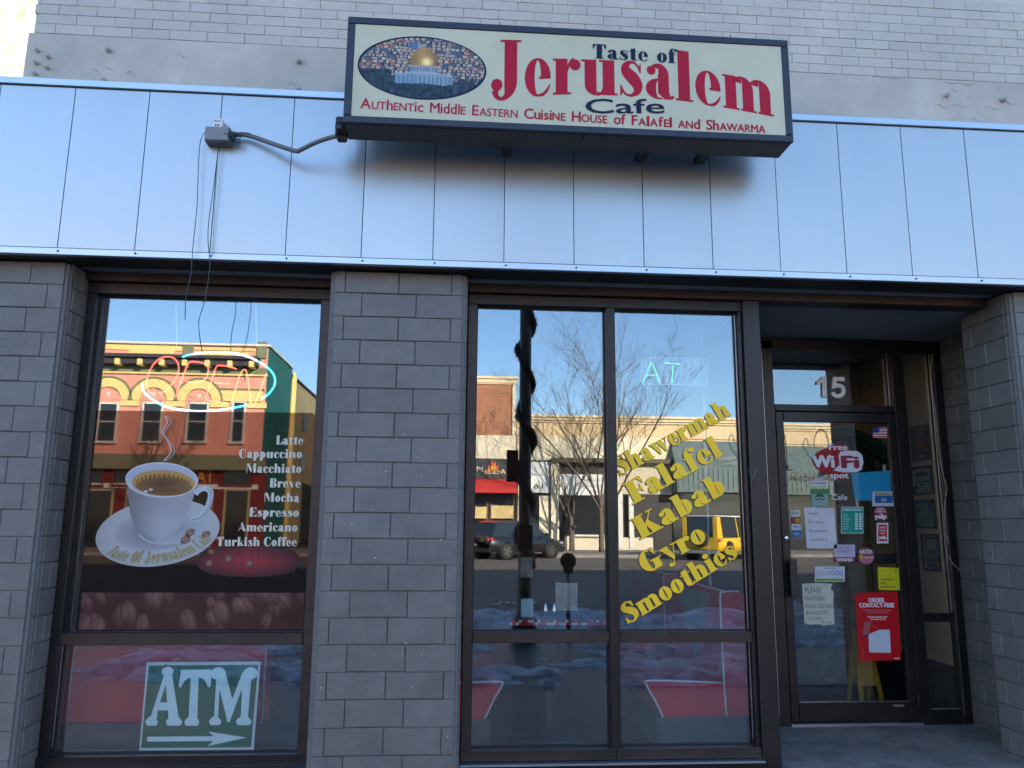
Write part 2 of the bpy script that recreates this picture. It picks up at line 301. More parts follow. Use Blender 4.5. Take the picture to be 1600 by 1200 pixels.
def glyph_polys(ch, flat=False, grow=0.0):
    adv, ops = GL[ch]; out = _L()
    for oi, o in enumerate(ops):
        out.k = oi
        k = o[0]
        if k == 'f' and flat: continue
        if k in 'rf':
            x0, y0, x1, y1 = o[1:]; g = grow
            out.append([(x0-g, y0-g), (x1+g, y0-g), (x1+g, y1+g), (x0-g, y1+g)])
        elif k == 'c':
            out.append([(o[1]+(o[3]+grow)*cos(t*pi/10), o[2]+(o[3]+grow)*sin(t*pi/10)) for t in range(20)])
        elif k == 'p':
            ps = list(o[1])
            if grow:
                cx = sum(p[0] for p in ps)/len(ps); cy = sum(p[1] for p in ps)/len(ps)
                ps = [(x+grow*(1 if x > cx else -1), y+grow*(1 if y > cy else -1)) for x, y in ps]
            out.append(ps)
        elif k == 'o':
            cx, cy, rx, ry, ix, iy, a0, a1 = o[1:]; n = max(6, int(abs(a1-a0)/12))
            for i in range(n):
                A = radians(a0+(a1-a0)*i/n); B = radians(a0+(a1-a0)*(i+1)/n)
                R1, R2, I1, I2 = rx+grow, ry+grow, max(ix-grow, -2), max(iy-grow, 0)
                out.append([(cx+I1*cos(A), cy+I2*sin(A)), (cx+R1*cos(A), cy+R2*sin(A)), (cx+R1*cos(B), cy+R2*sin(B)), (cx+I1*cos(B), cy+I2*sin(B))])
        elif k == 's':
            pts = list(o[1]); P = [pts[0]]+pts+[pts[-1]]; fine = []
            for i in range(1, len(P)-2):
                for j in range(4):
                    t = j/4; q = []
                    for d in range(3):
                        a, b, c, e = P[i-1][d], P[i][d], P[i+1][d], P[i+2][d]
                        q.append(.5*(2*b+(c-a)*t+(2*a-5*b+4*c-e)*t*t+(3*b-a-3*c+e)*t**3))
                    fine.append(q)
            fine.append(list(pts[-1])); L = []; Rr = []
            for i, (x, y, w) in enumerate(fine):
                x0, y0, _ = fine[max(0, i-1)]; x1, y1, _ = fine[min(len(fine)-1, i+1)]
                dx, dy = x1-x0, y1-y0; l = math.hypot(dx, dy) or 1; nx, ny = -dy/l, dx/l; h = w/2+grow
                L.append((x+nx*h, y+ny*h)); Rr.append((x-nx*h, y-ny*h))
            out += [[L[i], Rr[i], Rr[i+1], L[i+1]] for i in range(len(fine)-1)]
    return adv, out
_bcache = {}
def bfont(txt, bold=0.0):
    """built-in font outline -> (verts2d, faces, width); cap height is about 0.73"""
    k = (txt, bold)
    if k not in _bcache:
        c = bpy.data.curves.new('t', 'FONT'); c.body = txt; c.size = 1; c.offset = bold; c.resolution_u = 3; c.fill_mode = 'FRONT'
        o = bpy.data.objects.new('t', c); COL.objects.link(o)
        me = bpy.data.meshes.new_from_object(o.evaluated_get(bpy.context.evaluated_depsgraph_get()))
        vs = [(v.co.x, v.co.y) for v in me.vertices]; fs = [tuple(p.vertices) for p in me.polygons]
        bpy.data.objects.remove(o); bpy.data.curves.remove(c); bpy.data.meshes.remove(me)
        _bcache[k] = (vs, fs, (min(v[0] for v in vs), max(v[0] for v in vs)) if vs else (0, 1))
    return _bcache[k]
class Flat:
    """thin print on a vertical plane: each layer stands 0.35 mm proud of the one below"""
    def __init__(s, y, dl=.00035): s.b = MB(); s.y = y; s.dl = dl
    def Y(s, L): return s.y-s.dl*L
    def poly(s, pts, L, m=None, col=None):
        y = s.Y(L); s.b.face([(p[0], y, p[-1]) for p in pts], m, col)
    def rect(s, x0, x1, z0, z1, L, m=None, col=None): s.poly([(x0, z0), (x1, z0), (x1, z1), (x0, z1)], L, m, col)
    def ell(s, cx, cz, rx, rz, L, m=None, col=None, n=32, rot=0, col2=None):
        pts = []
        for i in range(n):
            a = 2*pi*i/n; x, z = rx*cos(a), rz*sin(a); pts.append((cx+x*cos(rot)-z*sin(rot), cz+x*sin(rot)+z*cos(rot)))
        if col2 is None: s.poly(pts, L, m, col)
        else:
            for i in range(n): s.poly([(cx, cz), pts[i], pts[(i+1) % n]], L, m, [col2, col, col])
    def stroke(s, pts, w, L, m=None, col=None):
        Lf = []; Rt = []
        for i, (x, z) in enumerate(pts):
            a = pts[max(0, i-1)]; b = pts[min(len(pts)-1, i+1)]; l = math.hypot(b[0]-a[0], b[1]-a[1]) or 1e-6
            nx, nz = -(b[1]-a[1])/l*w/2, (b[0]-a[0])/l*w/2; Lf.append((x+nx, z+nz)); Rt.append((x-nx, z-nz))
        for i in range(len(pts)-1): s.poly([Lf[i], Rt[i], Rt[i+1], Lf[i+1]], L, m, col)
    def fat(s, txt, P0, P1, H, L, m=None, col=None, flat=False, grow=0, warp=None, gap=4, dxz=(0, 0), lstep=.12):
        """fat-face lettering from P0 to P1 along the baseline, cap height H"""
        tot = sum(GL[c][0]+gap for c in txt)-gap; P0 = Vector((P0[0], P0[-1])); P1 = Vector((P1[0], P1[-1]))
        ux = (P1-P0)/tot; n = Vector((-(P1-P0).y, (P1-P0).x)).normalized()*H/150; x = 0
        for ch in txt:
            adv, polys = glyph_polys(ch, flat, grow)
            for j, po in polys:
                q = []
                for (a, b) in po:
                    if warp: w = warp((a+x)/tot, b/150.0); q.append((w[0]+dxz[0], w[1]+dxz[1]))
                    else: v = P0+ux*(a+x)+n*b; q.append((v.x+dxz[0], v.y+dxz[1]))
                s.poly(q, L+lstep*j, m, col)
            x += adv+gap
    def sans(s, txt, P0, P1, H, L, m=None, col=None, bold=0.0, warp=None):
        """sans lettering fitted between P0 and P1 on the baseline, cap height H"""
        vs, fs, (xa, xb) = bfont(txt, 0); P0 = Vector((P0[0], P0[-1])); P1 = Vector((P1[0], P1[-1]))
        ux = (P1-P0)/(xb-xa); n = Vector((-(P1-P0).y, (P1-P0).x)).normalized()*H/.73; y = s.Y(L)
        for k, (da, db) in enumerate([(0, 0)] if bold <= 0 else [(-bold, 0), (bold, 0), (0, bold*.6), (0, -bold*.6)]):
            V = []; y = s.Y(L+k*.08)
            for a, b in vs: v = P0+ux*(a-xa+da)+n*(b+db); V.append((v.x, y, v.y))
            s.b.add(V, fs, m, col=col)
    def raster(s, x0, x1, z0, z1, nx, nz, L, m, fn):
        """finely divided print: one small face per dot of ink, fn gives the ink colour or None"""
        y = s.Y(L); dx = (x1-x0)/nx; dz = (z1-z0)/nz
        for i in range(nx):
            for j in range(nz):
                c = fn(x0+(i+.5)*dx, z0+(j+.5)*dz)
                if c is not None: s.b.face([(x0+i*dx, y, z0+j*dz), (x0+(i+1)*dx, y, z0+j*dz), (x0+(i+1)*dx, y, z0+(j+1)*dz), (x0+i*dx, y, z0+(j+1)*dz)], m, c)
    def build(s, name, m=None, parent=None, **t): return s.b.build(name, m, parent, **t)
def catmull(P, n=6):
    P = [Vector(p) for p in P]; Q = [P[0]]+P+[P[-1]]; out = []
    for i in range(1, len(Q)-2):
        for j in range(n):
            t = j/n; a, b, c, e = Q[i-1], Q[i], Q[i+1], Q[i+2]
            out.append(.5*(2*b+(c-a)*t+(2*a-5*b+4*c-e)*t*t+(3*b-a-3*c+e)*t**3))
    out.append(P[-1]); return out
# ------------------------------------------------------------------ bricks as single objects
_bm = {}
def brick_mesh(w, h, d, m, cham=.004, nose=0):
    k = (round(w, 3), round(h, 3), round(d, 3), m.name, nose)
    if k not in _bm:
        bm = bmesh.new(); bmesh.ops.create_cube(bm, size=1)
        for v in bm.verts: v.co = Vector((v.co.x*w, v.co.y*d, v.co.z*h))
        fr = [e for e in bm.edges if all(v.co.y < 0 for v in e.verts)]
        if nose:   # rounded corner block
            ver = [e for e in bm.edges if all(v.co.y < 0 and v.co.x*nose > 0 for v in e.verts)]
            fr = [e for e in fr if e not in ver]
            bmesh.ops.bevel(bm, geom=ver, offset=.032, segments=4, affect='EDGES')
        else: bmesh.ops.bevel(bm, geom=fr, offset=cham, segments=1, affect='EDGES')
        me = bpy.data.meshes.new('brick'); bm.to_mesh(me); bm.free(); me.materials.append(m)
        if nose: me.polygons.foreach_set('use_smooth', [abs(p.normal.x) > .05 and abs(p.normal.y) > .05 for p in me.polygons])
        _bm[k] = me
    return _bm[k]
def put(me, name, loc, parent, rot=(0, 0, 0)):
    o = bpy.data.objects.new(name, me); COL.objects.link(o); o.location = loc; o.rotation_euler = rot; o.parent = parent
    if parent.type == 'EMPTY': o.matrix_parent_inverse = Matrix.Translation(parent.location).inverted()
    return o
JT = .0042
COURSE = .1469; JZ = [2.848-COURSE*i for i in range(-1, 21)]    # bed joints, from the soffit down
def course_spans():
    zs = [2.985]+JZ[1:]
    out = []
    for i in range(len(zs)-1):
        if zs[i+1] > -.02: out.append((zs[i+1], zs[i], i))
    out.append((-.02, out[-1][0], len(out)))
    return out
def brick_row(parent, xs, z0, z1, y0, depth, m, nose_l=0, nose_r=0, jt=JT):
    for i in range(len(xs)-1):
        a, b = xs[i], xs[i+1]; w = b-a-jt; h = z1-z0-jt
        if w < .015 or h < .015: continue
        ns = -1 if (nose_l and i == 0) else (1 if (nose_r and i == len(xs)-2) else 0)
        me = brick_mesh(w, h, depth, m, nose=ns)
        put(me, 'brick', ((a+b)/2, y0+depth/2+rnd.uniform(-.0012, .0012), (z0+z1)/2), parent, (rnd.uniform(-.002, .002), 0, rnd.uniform(-.002, .002)))
def brick_row_side(parent, ys, z0, z1, x0, depth, m, sgn, jt=JT):
    """courses on a face looking along X (sgn=+1 faces +X, -1 faces -X); x0 = face plane"""
    for i in range(len(ys)-1):
        a, b = ys[i], ys[i+1]; w = b-a-jt; h = z1-z0-jt
        if w < .015 or h < .015: continue
        me = brick_mesh(w, h, depth, m)
        put(me, 'brick', (x0-sgn*depth/2+rnd.uniform(-.001, .001), (a+b)/2, (z0+z1)/2), parent, (0, 0, pi/2 if sgn > 0 else -pi/2))

# ------------------------------------------------------------------ ground
def sheet(name, x0, x1, y0, y1, z, m, th=.1):
    return bx(name, x0, x1, y0, y1, z-th, z, m, b=.002, kind='structure')
q = MB(); q.face([(-400, -400, -.154), (400, -400, -.154), (400, 400, -.154), (-400, 400, -.154)])
q.build('ground', M_ASPH, kind='structure')
q = MB(); q.face([(-300, -31.6, -.15), (300, -31.6, -.15), (300, -5.45, -.15), (-300, -5.45, -.15)]); q.build('road', M_ROADPALE, kind='structure')
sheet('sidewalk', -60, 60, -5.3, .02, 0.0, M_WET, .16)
sheet('kerb', -60, 60, -5.45, -5.3, .003, M_SIDEWALK, .16)
sheet('far_kerb', -60, 60, -31.75, -31.6, .0, M_SIDEWALK, .16)
sheet('far_sidewalk', -60, 60, -37.83, -31.75, -.003, M_SIDEWALK, .16)
q = MB()
for i in range(-14, 15):
    x = i*3.2; q.face([(x, -31.6, -.146), (x+.1, -31.6, -.146), (x+3.4, -26.6, -.146), (x+3.3, -26.6, -.146)])
q.face([(-60, -18.6, -.146), (60, -18.6, -.146), (60, -18.48, -.146), (-60, -18.48, -.146)])
q.build('road_marking', mat('faded_road_paint', (.5, .48, .4), .8, var=.3, stain=.4), kind='structure')
# recess floor: sloping concrete apron in front of the door
q = MB(); n = 12
for i in range(n):
    for j in range(8):
        def pt(a, b):
            x = 1.975+(3.95-1.975)*a/n; y = -.02+1.29*b/8; t = b/8
            return (x, y, .04-.012*t+.012*math.sin(x*5+y*4)*.25)
        q.face([pt(i, j), pt(i+1, j), pt(i+1, j+1), pt(i, j+1)], smooth=True)
q.build('entrance_slab', M_CONC, kind='structure')
q = MB(); q.face([(1.975, -.02, .045), (3.62, -.02, .045), (3.62, -.021, -.05), (1.975, -.021, -.05)]); q.face([(-3, -.4, .004), (5, -.4, .004), (5, .0, .03), (-3, .0, .03)]); q.build('sidewalk_apron', M_CONC, kind='structure')
# snow banks left along the sidewalk and the gutter
def snow(name, x0, x1, y0, y1, z, thr, seed, amp=.16, nx=150, ny=44):
    from mathutils import noise
    q = MB(); H = {}
    def hh(i, j):
        if (i, j) not in H:
            x = x0+(x1-x0)*i/nx; y = y0+(y1-y0)*j/ny
            p = Vector((x*.55, y*1.2, seed)); a = noise.fractal(p, .9, 2.1, 5)
            e = min(1, min(j/ny, 1-j/ny, i/nx, 1-i/nx)*6); a = a*.6+.22-thr-(1-e)*.9
            b = noise.fractal(Vector((x*6, y*7, seed+3)), .7, 2.2, 5)*.055
            H[i, j] = (x, y, z+max(-.02, a*amp*2)+(b if a > 0 else 0), a)
        return H[i, j]
    for i in range(nx):
        for j in range(ny):
            c = [hh(i, j), hh(i+1, j), hh(i+1, j+1), hh(i, j+1)]
            if max(k[3] for k in c) > 0: q.face([k[:3] for k in c], smooth=True)
    return q.build(name, M_SNOW, kind='stuff')
tag(snow('snow', -6, 9, -9.6, -5.2, -.148, .06, 2.0), 'thin old snow lying in the gutter by the near kerb', 'snow')
tag(snow('snow', -6, 9, -5.0, -1.9, .002, .17, 9.0, .11), 'patchy trodden snow on the near sidewalk', 'snow')

# ------------------------------------------------------------------ the three grey block pillars
mid = thing('brick_pillar', 'grey painted brick pillar between the coffee window and the large window', 'pillar', (-.365, .1, 0))
bx('core', -.785+.012, .055-.012, .012, .40, -.02, 2.98, M_MORTAR, mid)
rowA = [-.785, -.69, -.364, -.042, .057]; rowB = [-.785, -.585, -.257, .057]
for z0, z1, i in course_spans():
    r_ = [x+(rnd.uniform(-.004, .004) if 0 < k < 9 and x not in (-.785, .057) else 0) for k, x in enumerate(rowA if i % 2 == 0 else rowB)]
    brick_row(mid, r_, z0, z1, 0, .06, M_BLOCK, 1, 1)
q = MB(); q.box(-.785, -.778, .05, .38, -.02, 2.98); q.box(.05, .057, .05, .38, -.02, 2.98); q.build('side_render', M_BLOCK, mid)
q = MB(); rf_ = random.Random(6)
for k in range(26):
    x = rf_.uniform(-.77, .04); z = rf_.uniform(.1, 2.5); r_ = rf_.uniform(.0015, .0045); q.prism([(x+r_*cos(a_)*rf_.uniform(.6, 1.3), z+r_*sin(a_)*rf_.uniform(.6, 1.5)) for a_ in [i*pi/3 for i in range(6)]], -.0016, .002)
q.build('paint_chip', mat('bare_chip', (.6, .58, .55), .8, var=.1), mid, kind='stuff')
lef = thing('brick_pillar', 'grey painted brick pillar at the left edge, left of the coffee window', 'pillar', (-2.8, .1, 0))
bx('core', -3.6, -2.324, .012, .5, -.02, 2.98, M_MORTAR, lef)
for z0, z1, i in course_spans():
    e = -2.31
    xs = [e-.223-.326*k for k in range(4)][::-1]+[e] if i % 2 == 0 else [e-.119-.326*k for k in range(4)][::-1]+[e]
    brick_row(lef, xs, z0, z1, 0, .06, M_BLOCK, 0, 1)
    brick_row_side(lef, [.06, .15, .262] if i % 2 == 0 else [.06, .262], z0, z1, e, .05, M_BLOCK, 1)
rig = thing('brick_pillar', 'grey painted brick pillar at the right edge beside the entrance door', 'pillar', (3.9, .1, 0))
bx('core', 3.583, 4.6, .012, .49, -.02, 2.98, M_MORTAR, rig)
bx('core', 3.912, 4.6, .49, 1.4, -.02, 2.98, M_MORTAR, rig)
bx('return_face', 3.583, 3.911, .44, .489, -.02, 2.94, M_BLOCK, rig)
for z0, z1, i in course_spans():
    xs = [3.57, 3.83, 4.156, 4.48] if i % 2 == 0 else [3.57, 3.67, 3.996, 4.32, 4.6]
    brick_row(rig, xs, z0, z1, 0, .06, M_BLOCK, 1, 0)
    brick_row_side(rig, [.06, .26, .49] if i % 2 == 0 else [.06, .39, .49], z0, z1, 3.57, .05, M_BLOCK, -1)
    brick_row_side(rig, [.49, .82, 1.09, 1.31] if i % 2 == 0 else [.49, .66, .99, 1.31], z0-.004, z1-.004, 3.90, .04, M_BLOCK, -1, .004)

# ------------------------------------------------------------------ fascia of aluminium panels
fa = thing('metal_fascia', 'long band of silver metal panels running above the shopfront', 'fascia', (0, 0, 3.5))
seams = [-2.771-.434*3, -2.771-.434*2, -2.771-.434, -2.771, -2.338, -1.902, -1.471, -1.034, -.588, -.16, .27, .70, 1.135, 1.569, 2.0, 2.427, 2.856, 3.289, 3.722, 4.156, 4.59, 5.02]
bx('backing', -4.1, 5.1, -.112, .1, 2.99, 4.09, M_BLACK, fa)
for a, b in zip(seams[:-1], seams[1:]):
    q = MB(); y = -.12+rnd.uniform(-.0006, .0006); w = b-a-.005; cx = (a+b)/2; N = 8; tl = rnd.uniform(-.0015, .0015)
    for i in range(N):      # slightly pillowed sheet
        for j in range(10):
            def pp(i_, j_):
                u, v = i_/N, j_/10
                return (cx-w/2+w*u, y-.0035*(sin(pi*u)*sin(pi*v))**.6+tl*(u-.5), 3.034+1.012*v)
            q.face([pp(i, j), pp(i+1, j), pp(i+1, j+1), pp(i, j+1)], smooth=True)
    for u0, u1 in ((cx-w/2, cx-w/2), (cx+w/2, cx+w/2)):
        q.face([(u0, y, 3.034), (u0, y, 4.046), (u0, y+.008, 4.046), (u0, y+.008, 3.034)])
    q.build('panel', M_ALU, fa)
bx('top_trim', -4.1, 5.1, -.135, .12, 4.051, 4.098, M_ALU2, fa, .004)
bx('bottom_trim', -4.1, 5.1, -.132, -.100, 2.986, 3.029, M_ALU2, fa, .004)
q = MB()
for a in seams[1:-1]: q.lathe([(.004, -.134), (.006, -.137), (.003, -.139)], (a+.012, 0, 3.008), n=8, axis='y')
q.build('rivet', M_BRONZE, fa, kind='stuff')
so_ = thing('soffit', 'dark grey soffit panels under the silver metal band', 'soffit', (0, 0, 3))
xs = [-4.1, -2.9, -1.95, -.9, .15, .48, 1.2, 2.05, 2.95, 3.9, 5.1]
for a, b in zip(xs[:-1], xs[1:]): bx('panel', a+.002, b-.002, -.098, .205, 3.006, 3.02, M_SOFFIT, so_, .001)
bx('drip_edge', -4.1, 5.1, .186, .190, 2.995, 3.02, M_BEAD, so_, .001)

# ------------------------------------------------------------------ upper wall
up = thing('upper_wall', 'pale painted brick upper wall with smooth band, behind the cafe sign', 'wall', (0, .2, 4))
bx('backing', -2.765, 9, .118, 8.6, 4.1, 11.5, M_WBRICK, up)
q = MB(); q.bbox(-2.79, 9, .108, .13, 4.0, 4.550, .001); q.build('render_band', M_RENDER, up)
for r in range(9):
    z0 = 4.552+.0690*r; off = .119*(r % 2)+rnd.uniform(-.01, .01)
    x = 2.381-off
    while x > -2.77: x -= .2385
    while x < 4.35:
        a, b = max(x, -2.77+.02*(r < 1)), x+.2385
        if b-a > .03:
            me = brick_mesh(round(b-a-.0022, 3), .067, .02, M_WBRICK, .002)
            put(me, 'brick', ((a+b)/2, .118+rnd.uniform(-.0012, .0012), z0+.0345), up)
        x += .2385
q = MB()
for r in range(9, 22):
    q.box(-2.77, 9, .112, .118, 4.554+.069*r, 4.619+.069*r)
q.build('upper_courses', M_WBRICK, up, kind='stuff')
bx('coping', -2.9, 9.1, .0, 8.8, 11.5, 11.62, M_RENDER, up)
# corner block stub and anchor stubs left in the wall, patched holes
def stub(px, py, r=.011):
    p = at(px, py, 4.68); q = MB(); q.tube([(p.x, .11, p.z), (p.x, .072, p.z+.003)], r, n=8); q.build('anchor_stub', M_RENDER, up)
for px, py in [(58, 78), (75, 88), (56, 97), (73, 105), (54, 114), (169, 77), (162, 124), (467, 95), (466, 139), (1480, 148), (1568, 155)]: stub(px, py, .016 if px > 100 else .012)
q = MB()
for px, py, L in [(150, 109, .04), (170, 106, .05), (205, 114, .06), (282, 85, .05), (460, 131, .07), (1470, 165, .09), (1490, 140, .06), (1500, 165, .1), (1550, 168, .09), (1575, 160, .07), (1525, 186, .06), (1385, 120, .2), (1500, 129, .2)]:
    p = at(px, py, 4.69); pts = []
    for k in range(7): pts.append((p.x+L*(k/6-.5), .106, p.z+rnd.uniform(-.006, .006)+(.012*sin(k*.9) if L < .15 else -k*.001)))
    q.tube(pts, .0011, n=4)
q.build('crack', mat('crack_grit', (.26, .24, .2), .9, var=.3), up, kind='stuff')  # cracks drawn as thin lines in a darker grit colour
# neighbour on the left whose side wall catches the sun, low roof between
nb = thing('neighbour_building', 'sunlit rough buff masonry wall at the top left corner', 'building', (-9, 4, 0))
q = MB(); from mathutils import noise as _nz
ny, nz_ = 90, 70
def nbp(i, j):
    y = -.1+13*i/ny; z = 2.5+8.5*j/nz_; d = _nz.fractal(Vector((y*3, z*7, 1)), .9, 2, 4)*.05
    return (-6+d, y, z)
for i in range(ny):
    for j in range(nz_): q.face([nbp(i, j), nbp(i+1, j), nbp(i+1, j+1), nbp(i, j+1)])
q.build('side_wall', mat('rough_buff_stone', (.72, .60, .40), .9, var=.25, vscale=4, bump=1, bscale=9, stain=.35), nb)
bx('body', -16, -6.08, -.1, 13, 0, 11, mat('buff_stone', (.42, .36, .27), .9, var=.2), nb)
lr = thing('low_building', 'single storey building between the cafe and the buff stone wall', 'building', (-4.5, 4, 0))
bx('body', -6.0, -3.62, .06, 13, 0, 3.9, M_RENDER, lr)
bx('flat_roof', -6.0, -2.8, .12, 13, 3.9, 4.0, M_SOFFIT, lr)
# plain building to the right
rb = thing('neighbour_building', 'pale plain building to the right of the cafe', 'building', (8, 4, 0))
bx('body', 4.62, 16, .05, 9, 0, 4.05, M_RENDER, rb)
bx('tower', 9.01, 24, .1, 9, 4.06, 10.5, mat('dull_red_brick', (.28, .12, .08), .9, var=.2), rb)

# ------------------------------------------------------------------ frames
def bar(name, x0, x1, z0, z1, m, p, y0=.23, y1=.31): return bx(name, x0, x1, y0, y1, z0, z1, m, p, .003)
w1 = thing('display_window', 'left shop window with coffee cup poster, open sign and green ATM sign', 'window', (-1.55, .29, 0))
bar('header_beam', -2.305, -.79, 2.937, 3.0, M_BRONZE2, w1, .19, .31)
bar('head', -2.305, -.79, 2.866, 2.934, M_BRONZE, w1)
bar('jamb', -2.305, -2.252, .118, 2.864, M_BRONZE, w1); bar('jamb', -.872, -.79, .118, 2.864, M_BRONZE2, w1)
bar('transom', -2.25, -.874, .759, .826, M_BRONZE2, w1, .226)
bar('sill', -2.305, -.79, .094, .158, M_BRONZE, w1, .215)
bx('sill_flashing', -2.305, -.79, .16, .33, .082, .0915, M_ALU2, w1, .002)
bx('base_panel', -2.305, -.79, .19, .33, -.02, .08, M_BRONZE, w1, .003)
for a, b, c, d in ((-2.252, -.872, .826, 2.866), (-2.252, -.872, .158, .759)):
    q = MB(); q.box(a-.005, b+.005, .29, .296, c-.005, d+.005); q.build('pane', G_WIN, w1)
    q = MB(); g = .006
    for (x0, x1, z0, z1) in ((a, a+g, c, d), (b-g, b, c, d), (a+g, b-g, c, c+g), (a+g, b-g, d-g, d)): q.box(x0, x1, .276, .289, z0, z1)
    q.build('gasket', M_RUBBER, w1)
q = MB(); q.box(-2.238, -2.234, .29+.02, .315, .17, 1.6); q.box(-2.25, -2.246, .262, .27, .2, .75); q.build('glazing_bead', M_BEAD, w1)
w2 = thing('display_window', 'large shop window divided in four with yellow lettering', 'window', (1, .29, 0))
bar('header_beam', .062, 3.56, 2.935, 3.0, M_BRONZE2, w2, .19, .33)
bar('head', .066, 1.98, 2.866, 2.932, M_BRONZE, w2)
bar('jamb', .066, .124, .118, 2.864, M_BRONZE2, w2)
bar('mullion', .961, 1.020, .118, 2.864, M_BRONZE, w2, .222)
bar('jamb', 1.846, 1.868, .118, 2.864, M_BRONZE, w2)
bx('corner_post', 1.870, 1.982, .20, .34, -.02, 2.934, M_BRONZE, w2, .004)
bar('transom', .126, .959, .766, .828, M_BRONZE2, w2, .226); bar('transom', 1.022, 1.844, .766, .828, M_BRONZE2, w2, .226)
bar('sill', .066, .985, .105, .165, M_BRONZE2, w2, .212); bar('sill', .988, 1.868, .105, .165, M_BRONZE2, w2, .212)
bx('sill_flashing', .062, 1.868, .16, .33, .09, .1005, M_ALU2, w2, .002)
bx('base_panel', .062, 1.868, .185, .33, -.02, .088, M_BRONZE, w2, .003)
bx('recess_underside', 1.984, 4.1, .335, 1.40, 2.952, 2.99, M_SOFFIT, w2, .002)
for a, b, c, d in ((.124, .961, .828, 2.866), (1.020, 1.846, .828, 2.866), (.124, .961, .165, .766), (1.020, 1.846, .165, .766)):
    q = MB(); q.box(a-.005, b+.005, .29, .296, c-.005, d+.005); q.build('pane', G_WIN, w2)
    q = MB(); g = .006
    for (x0, x1, z0, z1) in ((a, a+g, c, d), (b-g, b, c, d), (a+g, b-g, c, c+g), (a+g, b-g, d-g, d)): q.box(x0, x1, .276, .289, z0, z1)
    q.build('gasket', M_RUBBER, w2)
q = MB(); q.box(1.836, 1.840, .264, .274, .2, .76); q.box(1.834, 1.838, .264, .274, .84, 2.85); q.build('glazing_bead', M_BEAD, w2)
# scratched heart on the corner post
q = MB(); c = at(1176, 737, 4.79); q.tube([(c.x+.02*k_, .198, c.z+h_) for k_, h_ in ((-1, -.0), (-1.2, .02), (-.5, .03), (0, .012), (.5, .03), (1.2, .02), (.2, -.03), (0, -.045), (-1, 0))], .0008, n=4); q.build('scratch', mat('bare_metal_scratch', (.4, .4, .4), .5, metal=.5, var=.1), w2)
q = MB(); q.box(1.985, 2.02, .345, 1.33, -.02, 2.95); q.box(2.021, 2.398, 1.25, 1.33, -.02, 2.95); q.build('side_panel', M_BRONZE, w2)
q = MB(); q.box(2.402, 2.408, 1.228, 1.234, .1, 2.9); q.build('glazing_bead', M_BEAD, w2)
# ---- entrance door, set 1.24 m back in its recess
dr = thing('entrance_door', 'glass shop door with dark bronze frame covered in stickers', 'door', (3.038, 1.24, .03))
def dbar(n_, a, b, c, d, m=M_BRONZE, y0=1.24, y1=1.295): return bx(n_, a, b, y0, y1, c, d, m, dr, .003)
dbar('frame_jamb', 2.4, 2.495, -.02, 2.923, y0=1.235, y1=1.335)
dbar('frame_head', 2.4, 3.906, 2.856, 2.948, y0=1.235, y1=1.335)
dbar('frame_mullion', 3.477, 3.572, -.01, 2.854, y0=1.23, y1=1.335)
dbar('frame_rail', 2.498, 3.475, 2.359, 2.411, y0=1.235, y1=1.335)
q = MB(); q.box(2.49, 3.483, 1.275, 1.281, 2.402, 2.858); q.build('transom_pane', G_DOOR, dr)
q = MB(); q.box(3.446, 3.45, 1.245, 1.255, 2.419, 2.847); q.build('glazing_bead', M_BEAD, dr)
dbar('stile', 2.501, 2.563, 0.054, 2.352); dbar('stile', 3.418, 3.475, 0.054, 2.352)
dbar('top_rail', 2.565, 3.416, 2.276, 2.352); dbar('bottom_rail', 2.565, 3.416, 0.054, 0.189)
q = MB(); q.box(2.555, 3.423, 1.260, 1.266, 0.181, 2.283); q.build('pane', G_DOOR, dr)
q = MB(); q.box(2.565, 3.416, 1.2355, 1.2395, 0.19, 0.194); q.build('glazing_bead', M_BEAD, dr)
p0 = at(1233, 874, 5.77); p1 = at(1248, 933, 5.77)
q = MB(); q.bbox(p0.x, p1.x, 1.175, 1.187, p1.z, p0.z, .004); q.bbox(p0.x+.02, p1.x-.02, 1.187, 1.239, p0.z-.05, p0.z-.02); q.bbox(p0.x+.02, p1.x-.02, 1.187, 1.239, p1.z+.02, p1.z+.05); q.build('pull_handle', M_BLACK, dr)
p = at(1229, 841, 5.82); q = MB(); q.lathe([(.022, 1.239), (.021, 1.227), (.013, 1.223)], (p.x, 0, p.z), axis='y', n=18); h_ = q.build('lock_cylinder', M_CHROME, dr)
q = MB(); q.box(p.x-.0015, p.x+.0015, 1.2215, 1.2228, p.z-.007, p.z+.007); q.build('keyhole', M_BLACK, h_)
p0 = at(1236, 864, 5.95); p1 = at(1405, 880, 5.95)
q = MB(); q.bbox(p0.x, p1.x, 1.315, 1.375, p1.z, p0.z, .006); q.build('push_bar', M_DARK, dr)
q = MB(); q.bbox(2.485, 3.494, 1.21, 1.34, .022, .046, .004); q.build('threshold', M_ALU2, dr)
for z in (2.261, 0.2):
    q = MB(); q.tube([(3.477, 1.232, z-.05), (3.477, 1.232, z+.05)], .008, n=8); q.build('hinge', M_BRONZE2, dr)
q = MB(); q.bbox(3.277, 3.353, 1.21, 1.239, 0.158, 0.173); q.build('door_stop', M_ALU2, dr)
sw = thing('sidelight_window', 'narrow sidelight window right of the entrance door', 'window', (3.743, 1.26, .03))
def sbar(n_, a, b, c, d, m=M_BRONZE): return bx(n_, a, b, 1.24, 1.305, c, d, m, sw, .003)
sbar('jamb', 3.821, 3.899, .0, 2.854); sbar('bottom_rail', 3.574, 3.819, .0, 0.126); sbar('middle_rail', 3.574, 3.819, 0.76, 0.82)
q = MB(); q.box(3.57, 3.825, 1.275, 1.281, 0.818, 2.858); q.build('pane', G_DOOR, sw)
q = MB(); q.box(3.57, 3.825, 1.275, 1.281, 0.118, 0.764); q.build('pane', G_DOOR, sw)
